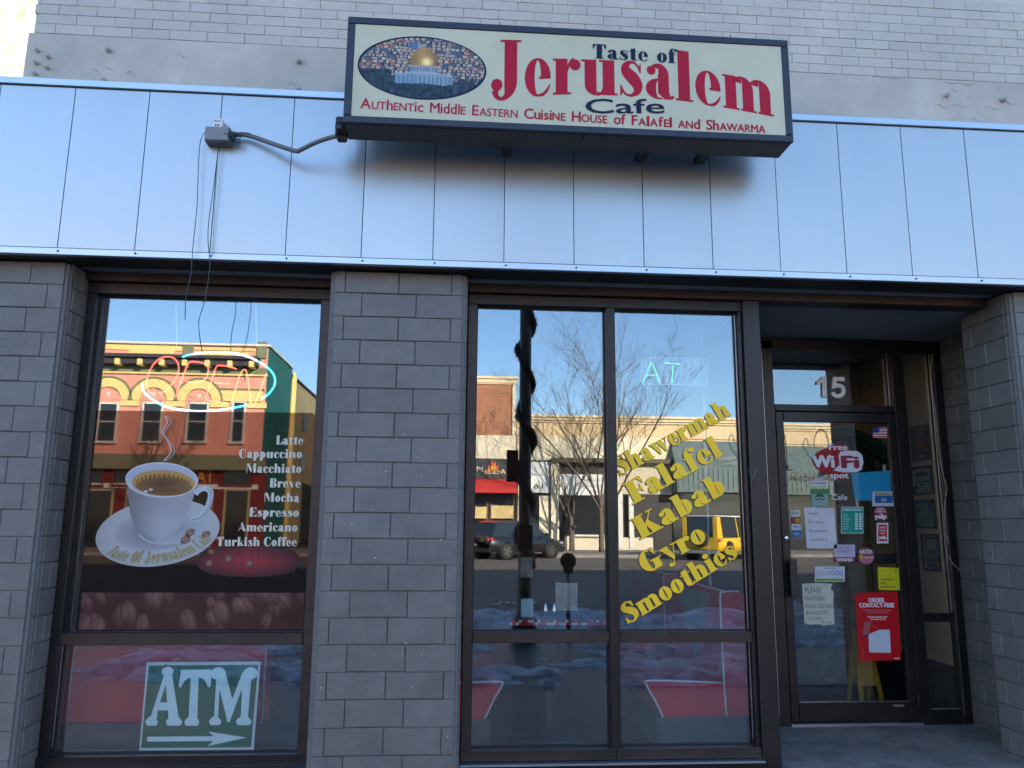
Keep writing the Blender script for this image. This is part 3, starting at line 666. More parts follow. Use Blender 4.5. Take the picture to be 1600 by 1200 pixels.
q = MB(); q.box(3.806, 3.818, 1.25, 1.26, 0.829, 2.847); q.box(3.83, 3.833, 1.235, 1.239, 0.091, 2.847); q.box(3.58, 3.814, 1.25, 1.26, 0.128, 0.14); q.build('glazing_bead', M_BEAD, sw)
pts = [at(px, py, 5.79) for px, py in ((1457, 552), (1455, 590), (1461, 640), (1464, 670), (1472, 735), (1479, 760), (1477, 780), (1476, 800), (1478, 830), (1482, 850), (1479, 862), (1488, 880), (1497, 888), (1499, 893))]
q = MB(); q.tube(catmull(pts, 4), .0045, n=6); tag(q.build('loose_wire', mat('tan_wire', (.36, .25, .17), .5, var=.2)), 'tan loose wire hanging down beside the sidelight window', 'wire')
# ------------------------------------------------------------------ dining room behind the glass
def inner(n_, *a, m=M_INWALL): return bx(n_, *a, m, b=.002, kind='structure')
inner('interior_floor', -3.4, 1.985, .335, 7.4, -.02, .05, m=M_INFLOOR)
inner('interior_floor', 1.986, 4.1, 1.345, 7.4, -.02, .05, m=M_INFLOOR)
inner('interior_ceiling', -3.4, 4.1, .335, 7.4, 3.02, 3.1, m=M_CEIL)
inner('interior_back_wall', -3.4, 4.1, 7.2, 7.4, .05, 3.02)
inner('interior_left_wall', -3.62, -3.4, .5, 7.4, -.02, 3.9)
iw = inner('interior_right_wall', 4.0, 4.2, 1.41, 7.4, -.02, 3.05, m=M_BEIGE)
inner('interior_skirting', 3.98, 3.999, 1.42, 7.2, .05, .38, m=M_DARK)
q = MB()
for i in range(8):
    for j in range(3): q.box(3.995, 3.9995, 1.5+.6*i, 1.504+.6*i, .39, 3.0); q.box(3.995, 3.9995, 1.42, 7.2, 1.2+.8*j, 1.205+.8*j)
q.build('wall_groove', mat('groove_brown', (.35, .25, .12), .8, var=.1), kind='structure')
# ------------------------------------------------------------------ cafe sign
SY = -.54
sg = thing('cafe_sign', 'long cream and black lightbox sign with red lettering and a dome picture', 'sign', (.63, -.44, 4.0))
bx('cabinet', -0.665, 1.931, -.525, -.335, 3.675, 4.329, M_SIGNBLACK, sg, .006)
for nm, a, b, c, d in (('retainer_top', -0.665, 1.931, 4.287, 4.331), ('retainer_bottom', -0.665, 1.931, 3.673, 3.716), ('retainer_left', -0.665, -0.622, 3.718, 4.285), ('retainer_right', 1.888, 1.931, 3.718, 4.285)):
    bx(nm, a, b, SY-.006, -.526, c, d, M_SIGNFRAME, sg, .004)
bx('face', -0.623, 1.888, SY, -.5265, 3.715, 4.289, M_CREAM, sg, .001)
for x in (.28, 1.12, 1.5): bx('wall_bracket', x-.03, x+.03, -.334, -.121, 3.72, 3.76, M_SIGNBLACK, sg)
q = MB()
for px, py in ((781, 36), (1142, 52)):
    p = at(px, py, 4.05); q.tube([(p.x, -.53, 4.324), (p.x, -.53, 4.355)], .003, n=6)
for x in (-.4, 0, .4, .8, 1.2, 1.6): q.tube([(x, -.51, 3.675), (x, -.51, 3.67)], .005, n=6); q.tube([(x+.2, -.36, 3.675), (x+.2, -.36, 3.67)], .005, n=6)
q.tube([(.70, -.52, 3.675), (.70, -.34, 3.675)], .004, n=4)
q.build('screw', M_BRONZE, sg, kind='stuff')
def sp(px, py): p = at(px, py, 4.049); return (p.x, p.z)
F1 = Flat(SY)
# big warped word: baseline and cap line surveyed along the face
Bx = [(781, 152), (838, 150), (880, 147), (927, 148), (985, 150), (1030, 154), (1073, 158), (1113, 165), (1150, 171), (1207, 182)]
Tx = [(781, 62), (838, 63), (880, 64), (927, 66), (985, 69), (1030, 74), (1073, 80), (1113, 87), (1150, 93), (1207, 106)]
XB = [sp(*p) for p in Bx]; XT = [sp(*p) for p in Tx]
def interp(tab, x):
    for (x0, z0), (x1, z1) in zip(tab[:-1], tab[1:]):
        if x <= x1: t = (x-x0)/(x1-x0); return z0+(z1-z0)*t
    return tab[-1][1]
XA, XE = sp(766, 110)[0], sp(1208, 140)[0]
def xh_fix(v):   # x-height letters stand taller than in the plain alphabet
    return v
def warpJ(u, v):
    x = XA+(XE-XA)*u; zb = interp(XB, x); zt = interp(XT, x); return (x, zb+(zt-zb)*v)
JW = MB()
F1.fat('Jerusalem', (0, 0), (1, 0), 1, 2.6, M_CRIMSON, warp=warpJ, gap=3)
F1.build('red_lettering', None, sg)
F2 = Flat(SY)
def warpT(u, v): a = sp(925, 91); b = sp(1057, 99); s_ = sp(925, 66); x = a[0]+(b[0]-a[0])*u; return (x, a[1]+(b[1]-a[1])*u+(s_[1]-a[1])*v)
F2.fat('Taste', sp(925, 91), sp(1013, 96), .092, 9, M_NAVY, gap=3)
F2.build('navy_lettering', None, sg)
F2 = Flat(SY)
F2.fat('of', sp(1026, 97), sp(1056, 99), .092, 9, M_NAVY, gap=3)
F2.build('navy_lettering', None, sg)
F2 = Flat(SY)
F2.sans('Cafe', sp(916, 177), sp(1038, 177), .0945, 9, M_NAVY, bold=.012)
F2.build('navy_lettering', None, sg)
F3 = Flat(SY); sx0, sx1 = sp(563, 169), sp(1196, 208)
words = 'A!u!t!h!e!n!t!ic M!iddl!e E!a!s!t!e!r!n C!u!isi!n!e H!o!u!s!e of F!a!l!a!f!e!l a!n!d S!h!a!w!a!r!m!a'
segs = [('A', 1), ('UT', 0), ('h', 2), ('ENT', 0), ('ic', 2), (' ', 0), ('M', 1), ('iddl', 2), ('E', 0), (' ', 0), ('E', 1), ('ASTERN', 0), (' ', 0), ('C', 1), ('u', 2), ('isi', 2), ('NE', 0), (' ', 0), ('H', 1), ('OUSE', 0), (' ', 0), ('of', 2), (' ', 0), ('F', 1), ('A', 0), ('l', 2), ('A', 0), ('f', 2), ('E', 0), ('l', 2), (' ', 0), ('AN', 0), ('d', 2), (' ', 0), ('S', 1), ('h', 2), ('AWARMA', 0)]
wid = []
for t, k in segs:
    w = .42 if t == ' ' else (bfont(t, .022)[2][1]-bfont(t, .022)[2][0])*(.78 if k == 0 else 1.0)+.085
    wid.append(w)
tot = sum(wid)-.085; x = 0
for (t, k), w in zip(segs, wid):
    if t != ' ':
        def pos(u): return (sx0[0]+(sx1[0]-sx0[0])*u/tot, sx0[1]+(sx1[1]-sx0[1])*u/tot)
        F3.sans(t, pos(x), pos(x+w-.085), .050 if k == 0 else .0655, 6, M_CRIMSON, bold=.022)
        if x < tot*.33: F3.sans(t, pos(x), pos(x+w-.085), .050 if k == 0 else .0655, 5.4, mat('cream_outline', (.62, .6, .5), .4, var=.05), bold=.05)
    else: F3.build('tagline_word', None, sg); F3 = Flat(SY)
    x += w
F3.build('tagline_word', None, sg)
# oval picture of a hillside city with a golden dome: a printed photograph
F4 = Flat(SY); cx, cz = sp(660, 106); rx = (sp(761, 106)[0]-sp(559, 106)[0])/2; rz = .198; rt = -.015
F4.ell(cx, cz, rx, rz, 1, M_NAVY, n=56, rot=rt)
dcx, dcz = sp(662, 106)
def hsh(*a): return random.Random(hash(a)).random()
def lerp3(a, b, t): t = max(0, min(1, t)); return tuple(x+(y-x)*t for x, y in zip(a, b))
LIT = [(.66, .55, .42), (.72, .62, .5), (.55, .45, .38), (.6, .5, .45), (.68, .5, .4), (.5, .42, .44)]; DK = [(.06, .09, .16), (.09, .12, .19), (.14, .15, .2), (.04, .06, .1)]
def ink(x, z):
    u, v = x-dcx, z-dcz
    if ((x-cx)/(rx*.968))**2+((z-cz)/(rz*.95))**2 > 1: return None
    h2 = hsh(round(x*300), round(z*300)); n = _nz.noise(Vector((x*34, z*34, 3))); n2 = _nz.noise(Vector((x*90, z*90, 7)))
    # dome: gold with the low sun on it
    if v > .016:
        e = (u/.080)**2+((v-.016)/.112)**2
        if e < 1 or (abs(u) < .003 and v < .15):
            g = math.exp(-((u-.018)**2+(v-.036)**2)/.0007); s_ = .72-.35*abs(u+.01)/.08+.1*(v/.1)
            return tuple(min(1, a+b) for a, b in zip((.62*s_, .34*s_, .13*s_), (1.0*g, .72*g, .25*g)))
    if abs(u) < .078 and -.028 < v <= .016:
        if v > .010: return (.45, .33, .22)
        return (.16, .2, .28) if (int((u+.2)/.0085) % 2 and -.02 < v < .004) else (.32, .34, .38)
    wl = -.028 if abs(u) < .10 else -.036
    if -.16 < u < .165 and -.10+.012*n < v <= wl:
        if v > wl-.008: return (.36, .42, .46)
        if int((u+.3)/.012) % 2 and v < -.05: return (.12, .24, .32)
        return (.22, .31, .37) if u < -.04 else (.27, .34, .37)
    if v < -.03 and v < -.075+.055*n+.02*abs(u*2) or (v < -.02 and u < -.18 and n > -.4):
        return lerp3((.012, .026, .04), (.06, .095, .12), .4+n*.7+n2*.5)
    # blue domed church upper left
    du, dv = u+.05, v-.13
    if dv > -.012 and (du/.045)**2+((dv+.012)/.045)**2 < 1: return (.12, .17, .28) if du < .012 else (.33, .33, .36)
    if -.2 < u < .3 and v > -.15 and v < -.08 and (u > .1): return lerp3((.5, .42, .33), (.2, .2, .26), .5+n)
    row = math.floor(z/.019+n*.5); wd = .019+.016*hsh(row, 1); colm = math.floor(x/wd+hsh(row)*7); r1 = hsh(row, colm)
    fx_ = (x/wd+hsh(row)*7) % 1; fz_ = (z/.019+n*.5) % 1
    if n > .30 or r1 < .16: return lerp3((.05, .09, .13), (.12, .16, .2), .5+n2)
    c = LIT[int(r1*97) % 6] if fx_ > .36*hsh(row, colm, 2)+.12 else DK[int(r1*61) % 4]
    if fz_ < .22: c = DK[int(r1*31) % 4]
    if r1 > .93: c = (.42, .2, .17)
    return tuple(k*w_*(.66+.2*h2+.5*n) for k, w_ in zip(c, (1.15, 1.0, .86)))
F4.raster(cx-rx, cx+rx, cz-rz, cz+rz, 200, 100, 2, M_PRINT, ink)
F4.build('dome_picture', None, sg)
# ------------------------------------------------------------------ junction box, timer and conduit on the fascia
jb = thing('junction_box', 'small grey electrical box with white sensor on the metal band', 'electrical box', (-1.46, -.15, 3.7))
bx('box', -1.531, -1.385, -.2, -.121, 3.700, 3.796, M_GREYBOX, jb, .006)
bx('lid', -1.524, -1.392, -.206, -.2005, 3.707, 3.789, mat('grey_plastic_lid', (.2, .2, .2), .5, var=.1), jb, .003)
bx('sensor', -1.498, -1.440, -.175, -.122, 3.798, 3.862, mat('white_plastic', (.7, .7, .68), .45, var=.05), jb, .004)
q = MB(); q.box(-1.482, -1.473, -.177, -.1755, 3.81, 3.822); q.box(-1.466, -1.457, -.177, -.1755, 3.81, 3.822); q.box(-1.49, -1.45, -.177, -.1755, 3.842, 3.846); q.build('sensor_slot', M_BLACK, jb)
for x, z in ((-1.515, 3.715), (-1.401, 3.715), (-1.515, 3.781), (-1.401, 3.781)):
    q = MB(); q.lathe([(.004, -.2065), (.003, -.2085)], (x, 0, z), axis='y', n=8); q.build('screw', M_CHROME, jb)
pts = [at(px, py, D_) for px, py, D_ in ((358, 212, 4.42), (375, 210, 4.42), (396, 214, 4.41), (430, 226, 4.38), (462, 236, 4.34), (470, 234, 4.33), (495, 222, 4.27), (520, 214, 4.22), (534, 212, 4.2))]
q = MB(); q.tube(catmull(pts, 5), .0135, M_CABLE, n=10)
tag(q.build('conduit', None), 'grey flexible conduit sagging between the electrical box and the sign', 'cable')
q = MB(); p = at(534, 200, 4.2); q.bbox(p.x-.03, p.x+.03, -.44, -.34, p.z-.07, p.z+.05, .01); q.lathe([(.03, -.47), (.035, -.44), (.03, -.42)], (p.x+.005, 0, p.z-.03), axis='y', n=16)
q.build('conduit_elbow', M_BRONZE, sg)
def wire(pxs, D, lab, r=.0024):
    q = MB(); q.tube(catmull([at(px, py, D) for px, py in pxs], 6), r, n=6)
    return tag(q.build('hanging_wire', M_GREENW), lab, 'wire')
wire([(320, 207), (313, 222), (310, 260), (308, 320), (302, 380), (300, 405), (298, 430), (291, 462), (289, 500)], 4.42, 'left and shorter of two green wires dangling over the coffee window')
wire([(342, 226), (339, 250), (334, 290), (325, 360), (328, 410), (327, 425), (320, 470), (311, 500), (312, 525), (316, 550)], 4.42, 'right and longer of two green wires dangling over the coffee window')
wire([(344, 226), (341, 262), (337, 300), (334, 360), (332, 398)], 4.45, 'thin dark wire lying straight on the metal band below the box', .0012)
q = MB()
rr = random.Random(11)
c0 = at(356, 215, 4.40)
for k in range(7):
    pts = [c0+Vector((rr.uniform(-.03, .08), rr.uniform(-.02, .02), rr.uniform(-.03, .035))) for _ in range(6)]
    q.tube(catmull(pts, 4), .002, n=5)
q.tube(catmull([c0, at(372, 208, 4.4), at(382, 207, 4.4), at(392, 209, 4.4)], 4), .002, n=5)
tag(q.build('wire_tangle', M_GREENW), 'tangle of green wire ends tied beside the electrical box', 'wire')

# ------------------------------------------------------------------ coffee film on the left window
FY = .2885
def cp(px, py): p = at(px, py, 4.877); return (p.x, p.z)
cf = thing('coffee_poster', 'brown translucent window film with white coffee cup and list of drinks', 'window poster', (-1.55, .28, 1.5))
a, b, c, d, e = cp(150, 641), cp(488, 645), cp(497, 652), cp(474, 985), cp(118, 986)
q = MB(); pl = [e, d, c, b, a]; q.face([(x, FY, z) for x, z in pl]); q.build('film', G_FILM, cf)
P = Flat(FY-.0004)
# bean band at the foot of the film
x0, z0 = cp(122, 984); x1, _ = cp(473, 984); zt = cp(300, 926)[1]
beans = [(rr.uniform(x0, x1), rr.uniform(z0-.02, zt+.03), rr.uniform(.05, .10), rr.uniform(-.4, .9)) for _ in range(34)]
def bandcol(x, z):
    v = .0; n = _nz.noise(Vector((x*9, z*9, 2)))*.5+.5
    for bx_, bz, r_, an in beans:
        dx = (x-bx_)*cos(an)+(z-bz)*sin(an); dz = -(x-bx_)*sin(an)+(z-bz)*cos(an)
        d_ = (dx/(r_*.6))**2+(dz/r_)**2
        if d_ < 1: v = v*.4+(1-d_)**.8*(.55 if abs(dx+.2*dz*dz/r_) < r_*.06 else 1)*(.5+.5*(dx/r_+dz/r_))*1.0
    v = max(0, min(1, v*.9)); return (.035+.045*n+.20*v, .012+.018*n+.11*v, .010+.014*n+.085*v)
P.raster(x0, x1, z0, zt, 200, 34, 1, M_PRINT, bandcol)
# red board with scattered beans
def redcol(px, py):
    g = rr.uniform(.6, 1.1); f = max(0, 1-abs(px-385)/90)*max(0, 1-abs(py-878)/34); return (.05+.33*f*g, .03+.02*f, .03+.03*f)
ra = cp(298, 902); rb_ = cp(478, 846)
def boardink(x, z):
    u = (x-ra[0])/(rb_[0]-ra[0]); v = (z-ra[1])/(rb_[1]-ra[1]); f_ = max(0, 1-abs(u-.5)*2.0)**.6*max(0, 1-abs(v-.45)*2)**.7
    g = _nz.noise(Vector((x*60, z*7, 1)))*.5+_nz.noise(Vector((x*150, z*20, 4)))*.35+.55
    if f_*1.6+g*.12 < .42: return None
    k = max(0, f_-.2)*(.45+.8*g); return (.035+.42*k, .018+.02*k, .02+.03*k)
P.raster(ra[0], rb_[0], ra[1], rb_[1], 150, 46, 1, M_PRINT, boardink)
def bean(px, py, r, an, dark=1.0):
    x, z = cp(px, py); P.ell(x, z, r, r*.72, 9, M_PRINTG, (.10*dark, .045*dark, .03*dark), n=14, rot=an, col2=(.3*dark, .17*dark, .12*dark))
    P.stroke([(x+r*.8*t*cos(an), z+r*.8*t*sin(an)+.1*r*sin(t*3)) for t in (-1, -.5, 0, .5, 1)], r*.16, 9.6, M_PRINTG, (.05, .02, .015))
for px, py, r, an in ((327, 880, .026, .8), (357, 873, .024, .9), (390, 880, .024, .6), (330, 862, .02, .1)): bean(px, py, r, an, 1.3)
# saucer
sx, sz = cp(247, 832)
rot = .13
P.ell(sx, sz, .362, .198, 3, M_PRINTG, (.38, .40, .40), n=48, rot=rot, col2=(.42, .44, .48))
P.ell(sx+.01, sz+.02, .265, .125, 4, M_PRINTG, (.34, .36, .38), n=40, rot=rot, col2=(.10, .08, .08))
P.ell(sx+.08, sz+.03, .2, .1, 4.6, M_PRINTG, (.38, .42, .46), n=40, rot=rot, col2=(.24, .25, .27))
# cup body
def g2(*pp): return [cp(*k) for k in pp]
L = [(199, 752), (200, 775), (203, 800), (209, 820), (218, 834), (230, 844), (246, 848)]
R2 = [(307, 760), (303, 775), (297, 792), (289, 810), (279, 826), (266, 838), (246, 848)]
for i in range(6):
    for j in range(8):
        u0, u1 = j/8, (j+1)/8
        def pt(k, u): return (L[k][0]+(R2[k][0]-L[k][0])*u, L[k][1]+(R2[k][1]-L[k][1])*u)
        def cc(k, u):
            v = .41-.42*max(0, (.45-u))*(1 if k > 0 else .5)-.16*max(0, 1-k/3.5)*(1-abs(u-.5)) - .08*max(0, u-.7); return (v*.86, v*.93, v)
        P.poly(g2(pt(i, u0), pt(i+1, u0), pt(i+1, u1), pt(i, u1)), 6, M_PRINTG, [cc(i, u0), cc(i+1, u0), cc(i+1, u1), cc(i, u1)])
rx0, rz0 = cp(253, 750)
P.ell(rx0, rz0, .216, .107, 7, M_PRINTG, (.5, .54, .58), n=44, rot=-.05)
P.ell(rx0, rz0, .208, .100, 7.5, M_PRINTG, (.36, .41, .50), n=44, rot=-.05, col2=(.25, .29, .36))
P.ell(rx0+.012, rz0-.018, .188, .078, 8, M_PRINTG, (.42, .25, .08), n=44, rot=-.05, col2=(.06, .03, .018))
P.ell(rx0+.012, rz0-.030, .172, .064, 8.5, M_PRINTG, (.16, .08, .03), n=40, rot=-.05, col2=(.03, .018, .014))
for i in range(16):
    a = pi*(.1+.8*i/15); x = rx0+.012+.18*cos(a); z = rz0-.02+.072*sin(a); P.stroke([(x, z), (x-.01*cos(a), z-.035)], .006, 8.8+.05*i, M_PRINTG, (.5, .3, .08))
for px, py in ((228, 768), (236, 765)): x, z = cp(px, py); P.ell(x, z, .013, .008, 9.4, M_PRINTG, (.5, .45, .42), n=12)
# handle
hp = [(305, 772), (312, 765), (322, 763), (329, 769), (328, 782), (322, 797), (312, 808), (298, 811)]
hc = catmull([(*cp(*k), 0) for k in hp], 4); P.stroke([(k.x, k.y) for k in hc], .034, 7, M_PRINTG, (.42, .46, .50)); P.stroke([(k.x+.006, k.y-.004) for k in hc[8:]], .010, 8, M_PRINTG, (.28, .31, .36))
for (px, py, r, an) in ((297, 832, .030, .5), (290, 843, .032, .7), (322, 835, .027, .5)): bean(px, py, r, an, 1.6)
st = catmull([(*cp(*k), 0) for k in ((256, 720), (268, 705), (262, 688), (254, 675), (262, 660), (258, 650))], 5)
P.stroke([(k.x, k.y) for k in st], .007, 10, M_PRINTG, (.45, .42, .42)); P.stroke([(k.x+.012+.01*sin(i*.4), k.y) for i, k in enumerate(st)], .005, 10.6, M_PRINTG, (.35, .32, .32))
P.build('coffee_cup_print', None, cf)
P = Flat(FY-.0044)
WV = M_WHITEV
for t, xr, y, xl in (('Latte', 474, 694.5, 431), ('Cappuccino', 472, 715.5, 373), ('Macchiato', 471, 738.5, 384), ('Breve', 470, 761.5, 421), ('Mocha', 468, 784, 412), ('Espresso', 467, 807, 389), ('Americano', 465, 830, 371), ('Turkish Coffee', 464, 853, 338)):
    h_ = at(xr, y-14, 4.877).z-at(xr, y, 4.877).z
    P.fat(t, cp(xl, y), cp(xr, y+.3), h_, 1, WV, flat=True, gap=5, grow=1.5)
def arc(u, v):
    th = radians(208+128*u); r1, r2 = .333, .162; v2 = (v-.2)*.075
    x = (r1+v2*-1)*cos(th); z = (r2+v2*-1)*sin(th); x, z = x*cos(rot)-z*sin(rot), x*sin(rot)+z*cos(rot); return (sx+x, sz+z)
P.fat('Taste Of Jerusalem Cafe', (0, 0), (1, 0), 1, 1, mat('gold_ink', (.33, .24, .07), .4, var=.1), flat=True, warp=arc, gap=5)
P.build('drink_list_lettering', None, cf)

# ------------------------------------------------------------------ yellow vinyl words on the big window
def yp(px, py, D=4.877): p = at(px, py, D); return (p.x, p.z)
for t, (ax, ay), (bx_, by), hpx in (('Shawermah', (969, 744), (1143, 648), 30), ('Falafel', (990, 788), (1131, 710), 35), ('Kabab', (1001, 843), (1137, 768), 34), ('Gyro', (1008, 898), (1106, 843), 32), ('Smoothies', (981, 976), (1155, 868), 30)):
    f = Flat(FY); H = hpx*4.88/1205
    f.fat(t, yp(ax, ay), yp(bx_, by), H, .5, M_BLKV, grow=3.2, dxz=(-.004, -.004), lstep=.05, gap=5)
    f.fat(t, yp(ax, ay), yp(bx_, by), H, 1.2, M_YEL, gap=5, grow=2.0)
    tag(f.build('vinyl_lettering', None), 'slanting yellow vinyl word %s on the large window' % t, 'window lettering')

# ------------------------------------------------------------------ door number and stickers
DY = 1.2585
def dp(px, py): p = at(px, py, DY+4.59); return (p.x, p.z)
def quad(f, pts, L, m=M_PRINT, col=None): f.poly([dp(*k) for k in pts], L, m, col)
def dr_(f, x0, y0, x1, y1, L, m=M_PRINT, col=None): quad(f, [(x0, y1), (x1, y1), (x1, y0), (x0, y0)], L, m, col)
def dsans(f, t, x0, x1, yb, hpx, L, col, bold=.01, y2=None): f.sans(t, dp(x0, yb), dp(x1, yb if y2 is None else y2), hpx*(DY+4.59)/1205, L, M_PRINT, col, bold)
def sticker(lab, cat='sticker'):
    f = Flat(DY); f.lab = lab; f.cat = cat; return f
def done(f, n_='sticker'): tag(f.build(n_, None), f.lab, f.cat)
WH = (.72, .74, .76)
f = sticker('white house number fifteen fixed above the entrance door', 'house number'); fx = .795
hn = thing('house_number', f.lab, f.cat, (2.9, 1.22, 2.3))
def numeral(polys):
    q = MB()
    for k, po in enumerate(polys):
        P_3 = [at(px, py, 5.85) for px, py in po]; q.prism([(p.x, p.z) for p in P_3], 1.260-.0004*k, 1.2735)
    q.build('numeral', mat('white_plastic_numeral', (.8, .8, .8), .4, var=.04), hn)
numeral([[(1284.5, 588.5), (1291.5, 588.8), (1292.5, 620.5), (1285.3, 620.3)], [(1285, 588.5), (1286, 596), (1281, 600), (1276.5, 601), (1276.3, 595), (1281, 593.5)]])
S5 = [(1318.5, 592.5), (1302.5, 592), (1300.8, 605.5), (1305, 603), (1311, 602.2), (1316.5, 605), (1318.3, 610.5), (1316, 616.5), (1310, 619), (1303.5, 617), (1301, 612.5)]
q = MB(); P3 = catmull([at(px, py, 5.85) for px, py in S5[3:]], 4); pts_ = [(p.x, p.z) for p in P3]; w_ = .0155
L5 = []; R5 = []
for i_, (x, z) in enumerate(pts_):
    a_ = pts_[max(0, i_-1)]; b_ = pts_[min(len(pts_)-1, i_+1)]; l_ = math.hypot(b_[0]-a_[0], b_[1]-a_[1]); nx, nz = -(b_[1]-a_[1])/l_*w_, (b_[0]-a_[0])/l_*w_; L5.append((x+nx, z+nz)); R5.append((x-nx, z-nz))
for i_ in range(len(pts_)-1): q.prism([L5[i_], R5[i_], R5[i_+1], L5[i_+1]], 1.2596, 1.2735)
for k_, po in enumerate(([(1302, 588.8), (1319.5, 589.3), (1319.8, 595.5), (1307, 595.2)], [(1301.8, 588.8), (1307.6, 589), (1306.6, 606), (1299.8, 607.5)])): q.prism([(p.x, p.z) for p in [at(px, py, 5.85) for px, py in po]], 1.2588-.0004*k_, 1.2735)
q.build('numeral', MATS['white_plastic_numeral'], hn)
f = sticker('small american flag sticker at top right of the door glass')
dr_(f, 1364, 668, 1386, 684, 1, col=(.6, .6, .62))
for i in range(4): dr_(f, 1364, 669+i*4.1, 1386, 671+i*4.1, 2, col=(.5, .04, .06))
dr_(f, 1364, 668, 1374, 676, 3, col=(.03, .04, .2)); done(f)
f = sticker('red Free Wi-Fi spot sticker, the largest on the door')
c = dp(1307, 721)
f.ell(*c, .19, .112, 1, M_PRINT, (.36, .02, .025)); f.ell(c[0]+.02, c[1]+.02, .10, .12, 1.5, M_PRINT, (.36, .02, .025)); f.ell(c[0]+.015, c[1]-.05, .09, .09, 1.8, M_PRINT, (.36, .02, .025))
dsans(f, 'Wi', 1271, 1303, 730, 20, 3, WH, .06)
bp_ = [(1302, 735), (1312, 726), (1310, 712), (1313, 706), (1320, 704), (1340, 705), (1347, 711), (1349, 722), (1346, 734), (1338, 738), (1318, 738)]
quad(f, bp_[::-1], 3, col=(.66, .68, .7)); dsans(f, 'Fi', 1317, 1341, 731, 20, 4, (.3, .03, .05), .06)
dsans(f, 'Free', 1296, 1324, 703, 10, 3, WH, .03); dsans(f, 'spot', 1297, 1326, 747, 9.5, 3, WH, .03); done(f)
f = sticker('narrow white RECOMMENDED strip below the Wi-Fi sticker')
dr_(f, 1266, 751, 1294, 758.5, 1, col=WH); dsans(f, 'RECOMMENDED', 1268, 1292, 756.6, 3.6, 2, (.05, .05, .06), .03); dr_(f, 1272, 747.5, 1287, 750, 1, col=(.55, .56, .58)); dr_(f, 1273, 760, 1288, 762, 1, col=(.55, .56, .58)); done(f)
f = sticker('green and grey travel review sticker with owl eyes')
dr_(f, 1267, 764, 1295, 792, 1, col=(.17, .3, .22)); dr_(f, 1267, 764, 1295, 771.5, 2, col=(.06, .25, .07)); dr_(f, 1269, 772.5, 1293, 790, 2, col=(.28, .42, .36))
for x in (1277, 1285): p = dp(x, 778); f.ell(*p, .018, .018, 3, M_PRINT, (.04, .08, .07), 16); f.ell(*p, .009, .009, 4, M_PRINT, (.4, .5, .45), 12)
p = dp(1281, 776); f.ell(p[0], p[1]+.012, .03, .008, 2.6, M_PRINT, (.04, .08, .07), 16); done(f)
f = sticker('white word Cafe in the middle of the door glass'); dsans(f, 'Cafe', 1300, 1324, 781, 9, 1, WH, .01); done(f)
f = sticker('bright cyan paper sheet taped inside the door at a slant', 'paper'); f.y = 1.27
quad(f, [(1337, 782), (1394, 782), (1392, 735), (1331, 739)], 0, col=(.03, .42, .68)); quad(f, [(1381, 736), (1385, 736), (1385, 726), (1380, 726)], 1, col=(.5, .5, .45)); quad(f, [(1339, 792), (1342, 792), (1342, 781), (1338, 781)], 1, col=(.6, .6, .55)); done(f, 'paper_sheet')
f = sticker('silver edged blue card sticker overlapping the cyan sheet')
dr_(f, 1363, 768, 1398, 791, 1, col=(.45, .52, .58)); dr_(f, 1367, 770, 1395, 774, 2, col=(.22, .17, .08)); dr_(f, 1367, 774.5, 1395, 786, 2, col=(.02, .1, .28)); dsans(f, 'WELCOME', 1369, 1393, 773.5, 3, 3, (.5, .45, .3), .03); dsans(f, 'AA', 1377, 1385, 783, 5, 3, (.5, .6, .7), .03); done(f)
f = sticker('round dark red review sticker above the red upright one'); p = dp(1376, 803); f.ell(*p, .055, .055, 1, M_PRINT, (.33, .02, .05))
dsans(f, 'PEOPLE', 1370, 1382, 796.5, 2.6, 2, WH, .03); dsans(f, 'LOVE US', 1368, 1384, 800.5, 3.2, 2, WH, .04); dsans(f, 'ON', 1374, 1378, 803.5, 2.2, 2, WH, .03); dsans(f, 'yelp', 1367, 1385, 810, 7, 2, WH, .06); done(f)
f = sticker('upright red review sticker with white border'); dr_(f, 1370, 817, 1388, 849, 1, col=WH); dr_(f, 1372, 819.5, 1386, 846, 2, col=(.45, .02, .02))
for k, t in enumerate(('PEOPLE', 'LOVE US', 'ON')): dsans(f, t, 1374+2*(k == 2), 1384-2*(k == 2), 825.5+k*4.6, 2.8, 3, WH, .03)
dsans(f, 'yelp', 1373.5, 1384.5, 842, 5.5, 3, WH, .06); done(f)
for lab, y0, y1, c0, t, tc in (('topmost of four card stickers by the lock, white with orange dot', 797, 807, (.6, .62, .64), 'DISCOVER', (.1, .1, .1)), ('card sticker with red and orange circles by the lock', 808, 818, (.04, .05, .12), '', None), ('white VISA card sticker by the lock', 819, 828, (.6, .64, .7), 'VISA', (.04, .07, .3)), ('lowest of four card stickers by the lock, blue', 829, 839, (.02, .13, .35), 'AMEX', (.3, .5, .8))):
    f = sticker(lab); dr_(f, 1235.5+(y0-797)*.06, y0, 1250+(y0-797)*.06, y1, 1, col=c0)
    if t: dsans(f, t, 1237.5+(y0-797)*.06, 1248+(y0-797)*.06, y1-3, 4.2, 2, tc, .03)
    else:
        for k, cc_ in ((-.013, (.5, .04, .03)), (.013, (.65, .3, .03))): p = dp(1243.8, 813); f.ell(p[0]+k, p[1], .019, .019, 2+(k > 0), M_PRINT, cc_, 18)
    done(f)
f = sticker('creased white paper notice in a plastic sleeve', 'notice')
quad(f, [(1260.5, 857), (1308, 857), (1303.5, 794), (1256, 793)], 1, M_PRINTG, (.58, .60, .66))
for k, (t, a, b) in enumerate((('Hungry', 1263, 1279), ('No Money', 1264, 1287), ('No problem', 1265, 1292), ('Come On In', 1267, 1293))): dsans(f, t, a, b, 804+k*13.6, 4.2, 2, (.12, .12, .16), .01)
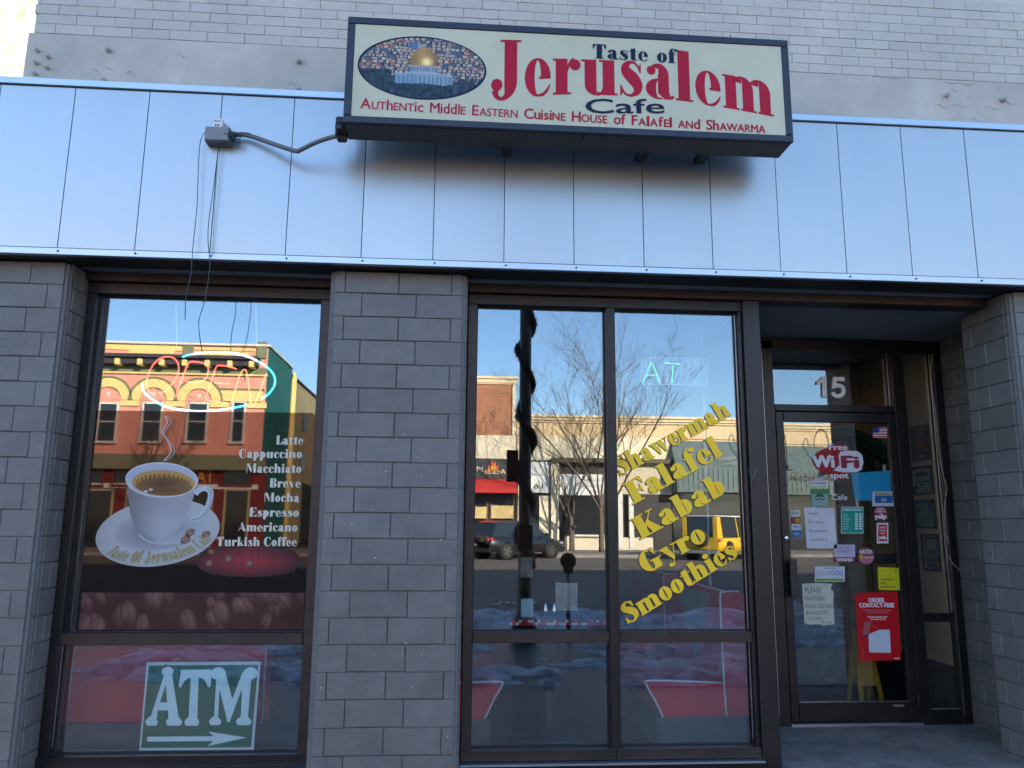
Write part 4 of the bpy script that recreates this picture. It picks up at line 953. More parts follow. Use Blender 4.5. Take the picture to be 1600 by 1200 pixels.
for k in range(9):
    x = 1262+rr.uniform(0, 40); y = 798+rr.uniform(0, 50); f.stroke([dp(x+rr.uniform(-1, 1)+s_*2.2, y-s_*4) for s_ in (0, 1, 2)], .005, 3, M_PRINTG, (.75, .77, .82))
done(f, 'paper_notice')
f = sticker('teal business hours sticker in the middle of the door', 'notice'); dr_(f, 1314, 792, 1349, 833.5, 1, col=(.55, .62, .6)); dr_(f, 1315, 793, 1348, 832.5, 2, col=(.01, .3, .23)); dsans(f, 'BUSINESS HOURS', 1317, 1345, 798, 3.4, 3, WH, .04)
for k, t in enumerate(('Monday', 'Tuesday', 'Wednesday', 'Thursday', 'Friday', 'Saturday', 'Sunday')):
    y = 804.6+k*3.75; dsans(f, t, 1317, 1317+1.25*len(t), y, 2.3, 3, (.5, .65, .6), .02)
    for x in (1336, 1342): dr_(f, x, y-2.4, x+4.3, y, 3, col=(.7, .75, .72))
done(f)
f = sticker('white and red WINNER award sticker'); dr_(f, 1303, 851, 1336, 878, 1, col=(.5, .5, .58)); dr_(f, 1303, 870.5, 1336, 878, 2, col=(.36, .03, .06)); dsans(f, 'WINNER', 1307, 1333, 877, 5, 3, WH, .04); dsans(f, 'BEST OF', 1311, 1327, 857.5, 3.6, 3, (.42, .1, .25), .02); dsans(f, 'LONGMONT', 1307, 1332, 863.5, 4, 3, (.45, .14, .3), .01); done(f)
f = sticker('round pink and maroon EAT24 sticker'); p = dp(1353, 868.5); f.ell(*p, .063, .063, 1, M_PRINT, (.3, .07, .08)); 
pts = [(p[0]+.062*cos(a), p[1]-.005+.058*sin(a)) for a in [pi+pi*k/16 for k in range(17)]]; f.poly(pts, 2, M_PRINT, (.5, .15, .2)); dsans(f, 'EAT24', 1344, 1363, 865, 6, 3, WH, .05)
dsans(f, 'ORDER HERE', 1350, 1365, 872, 2.4, 3, WH, .02); g_ = dp(1346, 870); f.ell(*g_, .016, .016, 3.4, M_PRINT, (.6, .4, .05), 16); done(f)
f = sticker('white ZULAFOOD sticker with green foot strip'); dr_(f, 1273, 885, 1320, 909, 1, col=(.58, .6, .64)); dr_(f, 1275, 904, 1318, 908, 2, col=(.2, .35, .05)); dsans(f, 'ZULA', 1275.5, 1294, 899, 7.5, 2, (.3, .36, .2), .0); dsans(f, 'FOOD', 1295, 1317, 899, 7.5, 2, (.12, .2, .4), .005); dsans(f, 'ORDER ONLINE', 1289, 1304, 888.8, 2, 2, (.1, .1, .12), .02); done(f)
f = sticker('torn cream handwritten sheet asking for social distance', 'notice')
quad(f, [(1257, 974), (1266, 976), (1275, 975), (1290, 977), (1304, 975), (1302, 940), (1303, 925), (1298, 921), (1299, 915), (1302, 912), (1280, 911), (1253, 912)], 1, col=(.58, .58, .46))
ik = (.06, .07, .08)
for t, a, b, y, h in (('PLEASE', 1258, 1283, 926, 8.5), ('MAINTAIN', 1258, 1288, 938.5, 7), ('SOCIAL DISTANT', 1258, 1302, 950, 6), ('IN FACILITY', 1260, 1294, 960.5, 6), ('6 Feet', 1266, 1284, 967.5, 4), ('Thank you', 1283, 1300, 973.5, 3)): dsans(f, t, a, b, y, h, 2, ik, -.012)
f.stroke([dp(1257+k*3.3, 914+(k % 2)*2) for k in range(12)], .0022, 3, M_PRINT, ik); f.stroke([dp(1257+k*3, 928.5+(k % 2)*2) for k in range(10)], .0022, 3, M_PRINT, ik); f.stroke([dp(1262, 967), dp(1264, 965), dp(1263, 969), dp(1284, 968.5), dp(1289, 966), dp(1287, 964)], .0018, 3, M_PRINT, ik); done(f, 'handwritten_notice')
f = sticker('yellow square delivery sticker on the right of the door'); quad(f, [(1373, 921.5), (1406, 922.5), (1405, 887.5), (1371, 886)], 1, col=(.62, .56, .02))
for k, (t, b) in enumerate((('We deliver', 1398), ('with', 1385), ('Postmates.', 1400))): dsans(f, t, 1376, b, 907+k*5.8, 4.3, 2, (.1, .09, .02), .02)
dr_(f, 1376, 891, 1382, 891.7, 2, col=(.15, .13, .03)); quad(f, [(1398, 894), (1401, 894), (1401, 889), (1399, 891)], 2, col=(.15, .13, .03)); done(f)
f = sticker('large red ORDER CONTACT-FREE poster low on the door', 'poster'); quad(f, [(1342, 1033), (1408, 1031.5), (1402, 924.5), (1336, 926.5)], 1, M_PRINTG, (.55, .015, .02))
dsans(f, 'ORDER', 1357, 1382, 941, 6.8, 2, WH, .05, 941); dsans(f, 'CONTACT-FREE', 1343, 1397, 948.8, 6.6, 2, WH, .05)
for y, a, b in ((954.5, 1348, 1392), (958, 1354, 1388)): dsans(f, 'To view our latest menu and online', a, b, y, 1.8, 2, (.6, .4, .4), .01)
dsans(f, 'Scan the code below with', 1356, 1386, 965, 2.6, 2, WH, .04); dsans(f, 'your camera to order', 1360, 1384, 968.4, 2.6, 2, WH, .04)
quad(f, [(1348, 992), (1357, 992), (1361, 971), (1351, 971)], 2, M_PRINTG, (.45, .12, .12)); quad(f, [(1346, 991), (1348, 993), (1357, 993.5), (1359, 990), (1357, 991.6), (1348, 991)], 3, M_PRINTG, (.12, .03, .2)); f.stroke([dp(1358, 977), dp(1366, 979), dp(1373, 984)], .002, 2, M_PRINT, (.5, .2, .1)); f.stroke([dp(1349, 1015), dp(1346, 1030)], .002, 2, M_PRINT, (.6, .3, .3))
quad(f, [(1358, 1019), (1392, 1020), (1390, 984), (1374, 984), (1357, 991)], 2, M_PRINTG, (.58, .64, .7)); dsans(f, 'DOORDASH', 1397, 1405, 1029.5, 1.9, 2, WH, .05); done(f, 'poster')
# ------------------------------------------------------------------ things inside
# green ATM sign behind the lower left pane
AY = .318; am = thing('atm_sign', 'green and white ATM sign with arrow behind the lower left window', 'sign', (-1.5, AY, .3))
def ap(px, py): p = at(px, py, AY+4.59-.004); return (p.x, p.z)
q = MB(); c4 = [ap(217, 1173), ap(396, 1172), ap(407, 1034), ap(229, 1035)]; q.prism(c4, AY, AY+.004); q.build('board', mat('white_sign_board', (.7, .74, .72), .4, var=.05), am)
f = Flat(AY)
f.poly([ap(220, 1169), ap(392, 1168), ap(403, 1039), ap(232, 1040)], 1, M_PRINT, (.003, .12, .055))
def aw(u, v):   # the letters as surveyed, unit box 1600x1164 of the close-up
    return ap(200+u/7.273, 1020+v/7.273)
GW = (.78, .95, .96)
def aquad(pts, L=2): f.poly([aw(*k) for k in pts], L, M_PRINT, GW)
# A
aquad([(250, 745), (330, 745), (330, 650), (448, 300), (440, 200), (410, 195), (405, 260)][::1], 2)
aquad([(410, 200), (485, 195), (500, 260), (575, 745), (455, 745), (455, 700), (425, 330)], 2.4); aquad([(340, 565), (460, 565), (460, 655), (300, 655)], 2.8)
for x0, x1 in ((195, 335), (430, 610)): aquad([(x0+20, 830), (x1-20, 830), (x1, 800), (x1, 775), (x1-40, 725), (x0+45, 725), (x0, 775), (x0, 800)], 3.2)
f.ell(*aw(447, 215), .045*.75, .028, 3.4, M_PRINT, GW, 18)
# T
aquad([(685, 760), (785, 760), (800, 280), (712, 280)], 2); aquad([(600, 195), (940, 190), (944, 285), (590, 285)], 2.4); aquad([(620, 190), (592, 270), (572, 370), (580, 395), (600, 395), (640, 320), (700, 275)], 2.8); aquad([(930, 188), (944, 270), (938, 370), (925, 395), (905, 385), (870, 310), (810, 275)], 3.2)
aquad([(655, 830), (790, 830), (808, 800), (805, 770), (770, 725), (690, 725), (645, 770), (640, 800)], 3.4)
# M
aquad([(975, 740), (1020, 740), (1045, 300), (1000, 300)], 2); aquad([(975, 215), (1050, 190), (1100, 200), (1190, 560), (1150, 790), (1130, 790), (1040, 420), (1005, 270)], 2.4); aquad([(1150, 790), (1170, 560), (1300, 220), (1380, 190), (1400, 280), (1290, 420)], 2.8); aquad([(1280, 740), (1360, 740), (1400, 280), (1300, 280)], 3.2)
f.ell(*aw(1020, 235), .042, .035, 3.5, M_PRINT, GW, 18); f.ell(*aw(1390, 235), .042, .035, 3.5, M_PRINT, GW, 18)
for x0, x1 in ((920, 1055), (1228, 1400)): aquad([(x0+20, 824), (x1-20, 824), (x1, 795), (x1, 770), (x1-40, 725), (x0+45, 725), (x0, 770), (x0, 795)], 3.8)
aquad([(215, 955), (970, 950), (970, 1005), (215, 1010)], 2); aquad([(915, 898), (1345, 965), (905, 1062), (965, 1005), (970, 950)], 2.4)
f.build('atm_lettering', None, am)
for px in (258, 380): q = MB(); p = at(px, 1040, AY+4.59-.006); q.lathe([(.007, AY-.006), (.004, AY-.009)], (p.x, 0, p.z), axis='y', n=10); q.build('hanging_hook', M_BRONZE2, am)

# booths, tables
def booth(lab, x_in, x_out, y0, y1, group=None, top=1.04, zb=.26, inset=True):
    """bench running back from the window; x_in = front edge of the seat, x_out = outer face of the back"""
    s_ = 1 if x_out > x_in else -1; t = thing('booth_seat', lab, 'booth', ((x_in+x_out)/2, (y0+y1)/2, .05), group)
    xb = x_out-s_*.15; A = lambda a, b: (min(a, b), max(a, b))
    q = MB(); a, b = A(x_out, xb); poly = [(x_out, zb), (x_out, top-.02), (x_out-s_*.03, top), (xb+s_*.0, top), (xb-s_*.015, top-.04), (xb, zb)]
    q.prism(poly[::s_] if s_ < 0 else poly, y0, y1); q.build('backrest', M_REDV, t)
    q = MB(); poly = [(x_in+s_*.10, zb), (x_in, .45), (x_in+s_*.02, .478), (xb-s_*.016, .462), (xb-s_*.002, zb)]
    q.prism(poly, y0, y1); q.build('seat', M_REDV, t)
    q = MB(); yf = y0-.004
    q.tube(catmull([(xb, yf, zb), (xb-s_*.01, yf, .6), (xb-s_*.012, yf, top-.05), (xb+s_*.01, yf, top-.005), (x_out-s_*.03, yf, top+.002)], 5), .007, n=6)
    q.tube(catmull([(x_in+s_*.10, yf, zb), (x_in+s_*.04, yf, .38), (x_in+.0, yf, .45), (x_in+s_*.03, yf, .482), (xb-s_*.02, yf, .466)], 5), .007, n=6)
    q.tube([(xb+s_*.01, y0, top+.003), (xb+s_*.01, y1, top+.003)], .006, n=6); q.build('piping', M_PIPING, t)
    q = MB(); a, b = A(x_in+s_*.06, x_out-s_*.02); q.bbox(a, b, y0+.02, y1-.02, .052, zb-.002); q.build('plinth', mat('grey_green_plinth', (.06, .08, .09), .5, var=.1), t)
    q = MB(); xi = xb-s_*.018       # pale wedge shaped inset of the backrest
    for sh, mm in ((0, None),):
        w = [(y0+.18, top-.03), (y1-.18, top-.03), (y1-.42, .70), ((y0+y1)/2+.04, .52), ((y0+y1)/2-.04, .52), (y0+.42, .70)]
        q.face([(xi, y, z) for y, z in w])
    q.build('backrest_inset', M_GREYV, t)
    return t
booth('red vinyl booth bench with white piping behind the lower right panes', 1.262, 1.928, .56, 1.72)
booth('red vinyl booth seat end at the left of the large window', .32, -.36, .56, 1.72, top=.95)
booth('red booth bench further back on the right of the room', 1.35, 2.02, 2.3, 3.4)
bb = thing('booth_seat', 'long red vinyl booth back with white piping behind the ATM sign', 'booth', (-1.7, .6, .05))
bx('backrest', -2.36, -1.12, .55, .70, .25, .79, M_REDV, bb, .02)
q = MB()
for x in (-2.31, -1.15): q.tube([(x, .545, .25), (x, .542, .77)], .006, n=6)
q.tube([(-2.34, .545, .795), (-1.14, .545, .795)], .006, n=6); q.build('piping', M_PIPING, bb)
bx('plinth', -2.34, -1.14, .57, .9, .052, .248, mat('grey_green_plinth', (.1, .1, .1)), bb)
bx('seat', -2.34, -1.14, .70, 1.1, .25, .5, M_REDV, bb, .02)
def table(lab, x0, x1, y0, y1, z=.8):
    t = thing('cafe_table', lab, 'table', ((x0+x1)/2, (y0+y1)/2, .05))
    bx('tabletop', x0+.03, x1-.03, y0+.03, y1-.03, z-.035, z, M_DARK, t, .003)
    q = MB(); r2 = random.Random(5)     # red and white checked edge band
    def tile(a, b, c, d):
        m_ = r2.choice([M_REDV, M_REDV, mat('white_tile', (.6, .58, .55), .3, var=.05), mat('dark_red_tile', (.14, .01, .02), .3, var=.05)])
        q.box(a, b, c, d, z-.034, z-.019, m_); m_ = r2.choice([M_REDV, mat('white_tile', (0, 0, 0)), mat('dark_red_tile', (0, 0, 0)), mat('dark_red_tile', (0, 0, 0))]); q.box(a, b, c, d, z-.018, z-.003, m_)
    x = x0
    while x < x1-.01: tile(x, x+.019, y0, y0+.0295); tile(x, x+.019, y1-.0295, y1); x += .02
    y = y0+.03
    while y < y1-.04: tile(x0, x0+.0295, y, y+.019); tile(x1-.0295, x1, y, y+.019); y += .02
    q.build('checked_edge', None, t, kind='stuff')
    q = MB(); cx_, cy_ = (x0+x1)/2, (y0+y1)/2; q.lathe([(.28, .052), (.26, .07), (.05, .09), (.035, .12), (.035, z-.06), (.12, z-.037)], (cx_, cy_, 0), n=20); q.build('pedestal', M_BLACK, t)
    return t
table('dark cafe table with red and white checked edge nearest the large window', .37, 1.0, .52, 1.55, .865)
table('dark cafe table with checked edge further back in the room', .35, 1.15, 2.35, 3.4)
def dispenser(lab, px, py, D, w, h, m, z=None, tilt=0):
    p = at(px, py, D); t = thing('napkin_dispenser', lab, 'napkin dispenser', (p.x, p.y, p.z))
    q = MB(); q.bbox(p.x-w/2, p.x+w/2, p.y-.045, p.y+.045, p.z+.018, p.z+h, .004); q.build('casing', m, t)
    q = MB(); q.bbox(p.x-w/2+.012, p.x+w/2-.012, p.y-.0475, p.y-.0455, p.z+.04, p.z+h-.02, .0005); q.build('napkin_slot', mat('steel_face', (.3, .33, .36), .3, metal=.6, var=.1), t)
    q = MB(); q.box(p.x-.003, p.x+.003, p.y-.05, p.y-.048, p.z+.05, p.z+h-.04); q.build('slot_bar', M_CHROME, t)
    q = MB(); q.bbox(p.x-w/2-.01, p.x+w/2+.01, p.y-.055, p.y+.055, p.z, p.z+.016, .004); q.build('base', M_BLACK, t)
    t.rotation_euler.z = tilt
    return t
dispenser('silver napkin dispenser on the nearest table', 886, 958, 5.32, .15, .20, mat('pale_steel', (.45, .5, .54), .25, metal=.5, var=.1), tilt=-.25)
dispenser('cream faced napkin dispenser on the table further back', 822, 905, 7.3, .115, .2, mat('cream_plastic', (.6, .56, .42), .4, var=.05))
q = MB(); p = at(823, 966, 5.22); q.bbox(p.x-.04, p.x+.04, p.y-.02, p.y+.02, 0.867, .985, .003); tag(q.build('menu_card', mat('pale_blue_card', (.45, .6, .68), .5, var=.06)), 'small pale blue card standing on the nearest table', 'card')
for dx in (0, .06):
    q = MB(); p = at(852, 972, 5.3); q.lathe([(.02, 0.867), (.022, .905), (.014, .925), (.016, .945), (.008, .95)], (p.x+dx, p.y, 0), n=14); tag(q.build('shaker', M_CHROME), 'small metal shaker on the nearest table, '+('right' if dx else 'left')+' one of two', 'shaker', 'shakers on the nearest table')
# chairs with round black backs
# neon OPEN sign
NY = .36
ne = thing('neon_open_sign', 'oval neon OPEN sign glowing cyan and red in the left window', 'neon sign', (-1.5, NY, 2.3))
def np_(px, py): return at(px, py, NY+4.59)
def zz(u, v): return (150+u/4.444, 480+v/4.444)
def neon(nm, uv, m, r=.0065, n=6):
    q = MB(); q.tube(catmull([np_(*zz(*k)) for k in uv], n), r, n=8); return q.build(nm, m, ne)
N_W = mat('neon_white', (.85, .95, 1), .3, emit=1.0); N_C = mat('neon_cyan', (.08, .75, .95), .3, emit=.9); N_R = mat('neon_red', (1, .10, .07), .3, emit=.9); N_O = mat('neon_orange', (1, .24, .1), .3, emit=.5); N_B = mat('neon_blue_white', (.45, .6, 1), .3, emit=.9)
neon('ring_tube', [(600, 345), (640, 332), (680, 325)], N_C); neon('ring_tube', [(680, 325), (750, 317), (820, 314), (960, 320), (1060, 345), (1120, 374)], N_W)
neon('ring_tube', [(1120, 374), (1180, 410), (1225, 455), (1243, 500), (1236, 550), (1200, 600), (1165, 627)], N_C); neon('ring_tube', [(1165, 627), (1150, 634)], N_W)
neon('ring_tube', [(322, 535), (324, 565), (345, 600), (380, 632)], N_W); neon('ring_tube', [(380, 632), (430, 665), (480, 688)], N_C); neon('ring_tube', [(480, 688), (560, 708), (640, 718)], N_W); neon('ring_tube', [(640, 718), (720, 722), (790, 720)], N_B); neon('ring_tube', [(790, 720), (880, 712), (945, 700)], N_W); neon('ring_tube', [(945, 700), (1000, 690), (1045, 678)], N_C)
neon('letter_o', [(430, 598), (475, 585), (530, 530), (570, 460), (572, 400), (545, 358), (500, 344), (440, 358), (390, 410), (358, 480), (350, 540), (372, 590), (400, 600)], N_R, .005)
neon('letter_p', [(552, 625), (580, 540), (615, 450), (640, 392), (665, 378), (720, 383), (765, 395), (780, 430), (770, 480), (735, 515), (690, 525), (630, 518)], N_R, .005)
neon('letter_e', [(975, 430), (935, 415), (870, 405), (838, 412), (815, 470), (790, 550), (765, 620), (775, 648), (830, 655), (910, 668)], N_R, .005); neon('letter_e', [(820, 524), (870, 528), (928, 534)], N_O, .005)
neon('letter_n', [(935, 672), (965, 580), (1000, 470), (1025, 435), (1045, 450), (1060, 540), (1075, 660), (1095, 680), (1115, 640), (1150, 550), (1185, 458)], N_O, .005)
q = MB()
for px in (275, 400):
    a = np_(px, 475); b = np_(px+1, 540)
    for k in range(34):
        t_ = k/33; p = a.lerp(b, t_); w = .004 if k % 2 else .0012; q.box(p.x-w, p.x+w, p.y-.001, p.y+.001, p.z-.004, p.z+.004)
q.build('hanging_chain', mat('pale_chain', (.55, .6, .65), .4, metal=.5, var=.1), ne, kind='stuff')
q = MB(); q.tube(catmull([at(*k, NY+4.59) for k in ((377, 475), (374, 500), (364, 520), (352, 560))], 5), .0025, n=5); q.tube(catmull([at(*k, NY+4.59) for k in ((357, 475), (353, 500), (345, 525))], 5), .0025, n=5); q.build('power_cord', M_BLACK, ne)
# LED ATM panel
LY = .55
ld = thing('led_atm_sign', 'clear hanging panel with green LED letters ATM, the M unlit', 'LED sign', (1.4, LY, 2.4))
a = at(1002, 601, LY+4.59); b = at(1105, 560, LY+4.59)
q = MB(); q.bbox(a.x, b.x, LY, LY+.02, a.z, b.z, .003); q.build('panel', glass_mat('smoked_acrylic', (.6, .68, .72), .02, .2), ld)
q = MB()
for x0, x1, z0, z1 in ((a.x, b.x, a.z, a.z+.006), (a.x, b.x, b.z-.006, b.z), (a.x, a.x+.006, a.z, b.z), (b.x-.006, b.x, a.z, b.z)): q.box(x0, x1, LY-.004, LY-.001, z0, z1)
q.build('panel_edge', mat('pale_acrylic_edge', (.35, .5, .55), .3, var=.1), ld)
N_G = mat('led_green', (.05, 1, .45), .3, emit=.7); N_U = mat('led_unlit', (.45, .62, .62), .3, var=.05)
def dots(path, m, nm):
    q = MB()
    for (A, B, n) in path:
        for k in range(n):
            u = A[0]+(B[0]-A[0])*k/(n-1); v = A[1]+(B[1]-A[1])*k/(n-1); p = at(u, v, LY+4.584); q.lathe([(.0034, LY-.003), (.0034, LY-.010), (.002, LY-.012)], (p.x, 0, p.z), axis='y', n=6)
    return q.build(nm, m, ld, kind='stuff')
dots([((1005, 597), (1017, 567), 10), ((1020, 569), (1031, 597), 10), ((1011, 586), (1026, 586), 5)], N_G, 'letter_a')
dots([((1040, 567), (1062, 569), 9), ((1052, 572), (1050, 597), 9)], N_G, 'letter_t')
dots([((1073, 597), (1075, 570), 8), ((1076, 570), (1086, 590), 6), ((1088, 589), (1096, 571), 6), ((1098, 571), (1100, 598), 8)], N_U, 'letter_m')
q = MB(); a = at(1097, 540, LY+4.6); q.tube([(a.x, LY+.01, 3.0), (a.x, LY+.01, b.z)], .002, n=5); q.build('hanging_wire', M_PIPING, ld)
q = MB(); a = at(1099, 605, 5.35); b = at(1110, 915, 5.35); q.tube([a, b], .008, n=8); tag(q.build('white_pole', mat('glossy_white_tube', (.8, .82, .84), .3, var=.05)), 'thin white tube standing behind the large window at right', 'pole')
# framed certificates on the right wall seen through the sidelight
WX = 3.994
def wall_pt(px, py): a = at(px, py, 1.0); D = WX/a.x; return at(px, py, D)
def frame_on_wall(lab, c4, fc, paper, lines):
    """picture flat on the right-hand wall; c4 = surveyed top-left (far) and bottom-right (near) corners"""
    a = wall_pt(*c4[0]); b = wall_pt(*c4[1]); y0, y1, z0, z1 = b.y, a.y, b.z, (a.z+wall_pt(c4[0][0], c4[0][1]).z)/2
    t = thing('picture_frame', lab, 'framed picture', (WX, (y0+y1)/2, z0)); g = .014; X = WX
    q = MB()
    for p_, q_, c, d in ((y0, y1, z0, z0+g), (y0, y1, z1-g, z1), (y0, y0+g, z0+g, z1-g), (y1-g, y1, z0+g, z1-g)): q.box(X-.018, X, p_, q_, c, d, fc)
    q.build('frame', None, t)
    q = MB(); q.box(X-.008, X-.001, y0+g, y1-g, z0+g, z1-g, None, paper)
    for k, (u0, u1, v0, v1, c) in enumerate(lines):
        q.face([(X-.0085-.0004*k, y1-g-(y1-y0-2*g)*u, z0+g+(z1-z0-2*g)*v) for u, v in ((u0, v0), (u1, v0), (u1, v1), (u0, v1))][::-1], None, c)
    q.build('print', M_PRINT, t)
blk = mat('black_picture_frame', (.02, .018, .015), .4, var=.1); brn = mat('brown_picture_frame', (.12, .07, .03), .4, var=.2)
dk = (.06, .07, .06)
frame_on_wall('upper framed picture seen through the sidelight, orange figure on dark ground', ((1424, 668), (1457, 718)), brn, (.2, .14, .06), [(.12, .88, .25, .95, (.25, .17, .06)), (.2, .8, .3, .9, (.3, .08, .03)), (.3, .7, .7, .86, (.05, .14, .28)), (.35, .65, .45, .68, (.5, .18, .06)), (.05, .95, .02, .2, (.05, .03, .06)), (.2, .8, .07, .13, (.4, .35, .4))])
frame_on_wall('second framed certificate seen through the sidelight, pale green with red corners', ((1424, 730), (1461, 772)), blk, (.3, .4, .32), [(0, .14, .0, .14, (.3, .05, .04)), (.3, 1, 0, .06, (.3, .05, .04)), (0, 1, .94, 1, (.3, .05, .04)), (.2, .8, .66, .82, dk), (.12, .88, .42, .47, dk), (.4, .62, .3, .36, dk), (.1, .25, .14, .3, dk)])
frame_on_wall('third framed certificate seen through the sidelight, teal green paper', ((1429, 781), (1465, 826)), blk, (.2, .36, .3), [(.1, .5, .6, .66, dk), (.7, .9, .5, .9, (.08, .16, .14)), (.3, .8, .38, .42, dk), (.1, .9, .1, .2, (.1, .25, .22))])
frame_on_wall('lowest framed print seen through the sidelight, dark mount', ((1441, 834), (1472, 893)), blk, (.35, .38, .36), [(.15, .9, .2, .95, (.1, .1, .1)), (.25, .85, .35, .9, (.4, .42, .36)), (.3, .5, .4, .6, (.2, .05, .04)), (.55, .75, .4, .6, (.1, .1, .1)), (.15, .9, .04, .16, (.05, .06, .12))])
# painted palm inside the entrance, wet floor sign, mat, easel
pm = thing('palm_plant', 'tall artificial palm with drooping green leaves behind the door', 'palm', (3.62, 2.6, .05))
q = MB(); q.tube([(3.62, 2.6, .05), (3.66, 2.6, .9), (3.6, 2.6, 1.7), (3.5, 2.6, 2.35)], [.06, .05, .045, .04], n=8)
for k in range(30): q.lathe([(.066-.0006*k, 0), (.05, .05)], (3.62+.03*sin(k*.1), 2.6, .08+k*.074), n=8)
q.build('trunk', mat('palm_trunk_brown', (.16, .09, .04), .8, var=.3, bump=.4), pm)
q = MB(); r3 = random.Random(4)
for k in range(16):
    a = r3.uniform(0, 2*pi); L_ = r3.uniform(.55, 1.0); dr0 = r3.uniform(.2, .9); base = Vector((3.5, 2.6, 2.35)); pts = []
    for j in range(9):
        t_ = j/8; pts.append(base+Vector((cos(a)*L_*t_, sin(a)*L_*t_, .35*t_-(dr0+.3)*t_*t_)))
    for j in range(8):
        d_ = (pts[j+1]-pts[j]).normalized(); s2 = d_.cross(Vector((0, 0, 1))).normalized()
        for sg_ in (-1, 1):
            for kk in range(3):
                p_ = pts[j].lerp(pts[j+1], kk/3); w = .22*(1-(j/8)*.7); tip = p_+s2*sg_*w+d_*.08+Vector((0, 0, -.09)); q.face([p_, p_+d_*.02, tip, p_-d_*.0+s2*sg_*w*.5+Vector((0, 0, -.03))])
q.build('leaf', M_DGREEN, pm, kind='stuff')
q = MB()
for k in range(26):
    a = r3.uniform(0, 2*pi); b_ = Vector((3.2, 2.15, .2)); tip = b_+Vector((cos(a)*r3.uniform(.08, .28), sin(a)*.15, r3.uniform(.35, .72))); m_ = (b_+tip)/2+Vector((cos(a)*.02, 0, .05)); s2 = Vector((-sin(a), cos(a), 0))*.014
    q.face([b_-s2, b_+s2, m_+s2, m_-s2]); q.face([m_-s2, m_+s2, tip])
pl_ = thing('potted_plant', 'spiky green pot plant standing low behind the door glass', 'plant', (3.2, 2.15, .05)); q.build('leaves', M_DGREEN, pl_, kind='stuff')
q = MB(); q.lathe([(.07, .052), (.09, .16), (.085, .17)], (3.2, 2.15, 0), n=16); q.build('pot', M_BLACK, pl_)
wf = thing('wet_floor_sign', 'yellow folding floor sign standing behind the door', 'floor sign', (3.45, 1.73, .05))
def wfp(px, py, D): return at(px, py, D)
for dy, sgn in ((0, 1), (.22, -1)):
    q = MB(); y = 1.62+dy; x0 = 3.23; zt = .64; ym = 1.73
    for a, b in (((x0, .052), (x0+.03, zt)), ((x0+.17, .052), (x0+.14, zt))):
        q.add([(a[0], y, a[1]), (a[0]+.035, y, a[1]), (b[0]+.035, ym, b[1]), (b[0], ym, b[1]), (a[0], y+.015, a[1]), (a[0]+.035, y+.015, a[1]), (b[0]+.035, ym+.015, b[1]), (b[0], ym+.015, b[1])], [(0, 1, 2, 3), (7, 6, 5, 4), (0, 4, 5, 1), (1, 5, 6, 2), (3, 2, 6, 7), (0, 3, 7, 4)])
    q.add([(x0+.02, y+sgn*.03, .22), (x0+.185, y+sgn*.03, .22), (x0+.172, ym, zt), (x0+.034, ym, zt)], [(0, 1, 2, 3)])
    q.build('panel', M_YPLASTIC, wf)
q = MB(); q.bbox(2.5, 3.3, 1.4, 2.3, .052, .06, .002); tag(q.build('door_mat', mat('dark_red_carpet', (.14, .015, .03), .95, var=.3, vscale=30, bump=.5)), 'dark red mat just inside the entrance door', 'mat')
q = MB()
for a in ((2.75, .14), (3.1, .14)): q.tube([(a[0], 2.9, .06), (2.95, 2.9, 1.5)], .015, n=6)
q.tube([(2.95, 3.2, .06), (2.95, 2.9, 1.5)], .015, n=6); q.bbox(2.7, 3.2, 2.86, 2.88, .85, 1.45); tag(q.build('easel', M_BLACK), 'dark menu easel standing behind the door', 'easel')
# ------------------------------------------------------------------ the other side of the street (seen mirrored in the glass)
FD = 43.0; FYY = 5.17-FD           # facade line across the street
def fx(px, py, D=FD): p = across(px, py, D); return (p.x, p.z)
def fbox(q, x0, y0, x1, y1, d0, d1, D=FD, m=None):
    """box on a far facade from a surveyed rectangle; d0,d1 metres in front of the facade plane"""
    a = fx(x0, y1, D); b = fx(x1, y0, D); Y = 5.17-D; q.box(min(a[0], b[0]), max(a[0], b[0]), Y+d0, Y+d1, min(a[1], b[1]), max(a[1], b[1]), m)
PINK = mat('pink_painted_brick', (.76, .34, .25), .8, var=.12, vscale=2, bump=.3, bscale=20)
PYEL = mat('yellow_painted_trim', (.78, .62, .24), .7, var=.06); PGRN = mat('olive_green_trim', (.2, .21, .12), .7, var=.08)
TEAL = mat('teal_painted_wall', (.015, .16, .15), .8, var=.1, vscale=.8, stain=.2); PWH = mat('white_window_frame', (.7, .68, .6), .6, var=.05)
PDARK = mat('dark_cornice', (.05, .04, .045), .6, var=.2); MAROON = mat('maroon_shopfront', (.16, .018, .02), .6, var=.15)
TANW = mat('tan_side_wall', (.42, .36, .2), .85, var=.1, vscale=.7, stain=.2); REDBR = mat('red_brown_brick', (.42, .19, .11), .85, var=.12, vscale=4)
BEIGE = mat('beige_stucco', (.74, .57, .34), .85, var=.05, vscale=.5); STONE = mat('cream_stone_band', (.76, .69, .5), .8, var=.1, vscale=1.5, bump=.3)
CREAMT = mat('cream_cornice', (.8, .65, .42), .7, var=.05); RIB = mat('ribbed_cream_metal', (.74, .67, .5), .6, var=.05); GREYT = mat('grey_teal_canopy', (.12, .17, .17), .7, var=.1)
SHOPG = G_DARKGLASS; AWN = mat('red_awning_canvas', (.5, .03, .03), .8, var=.08)
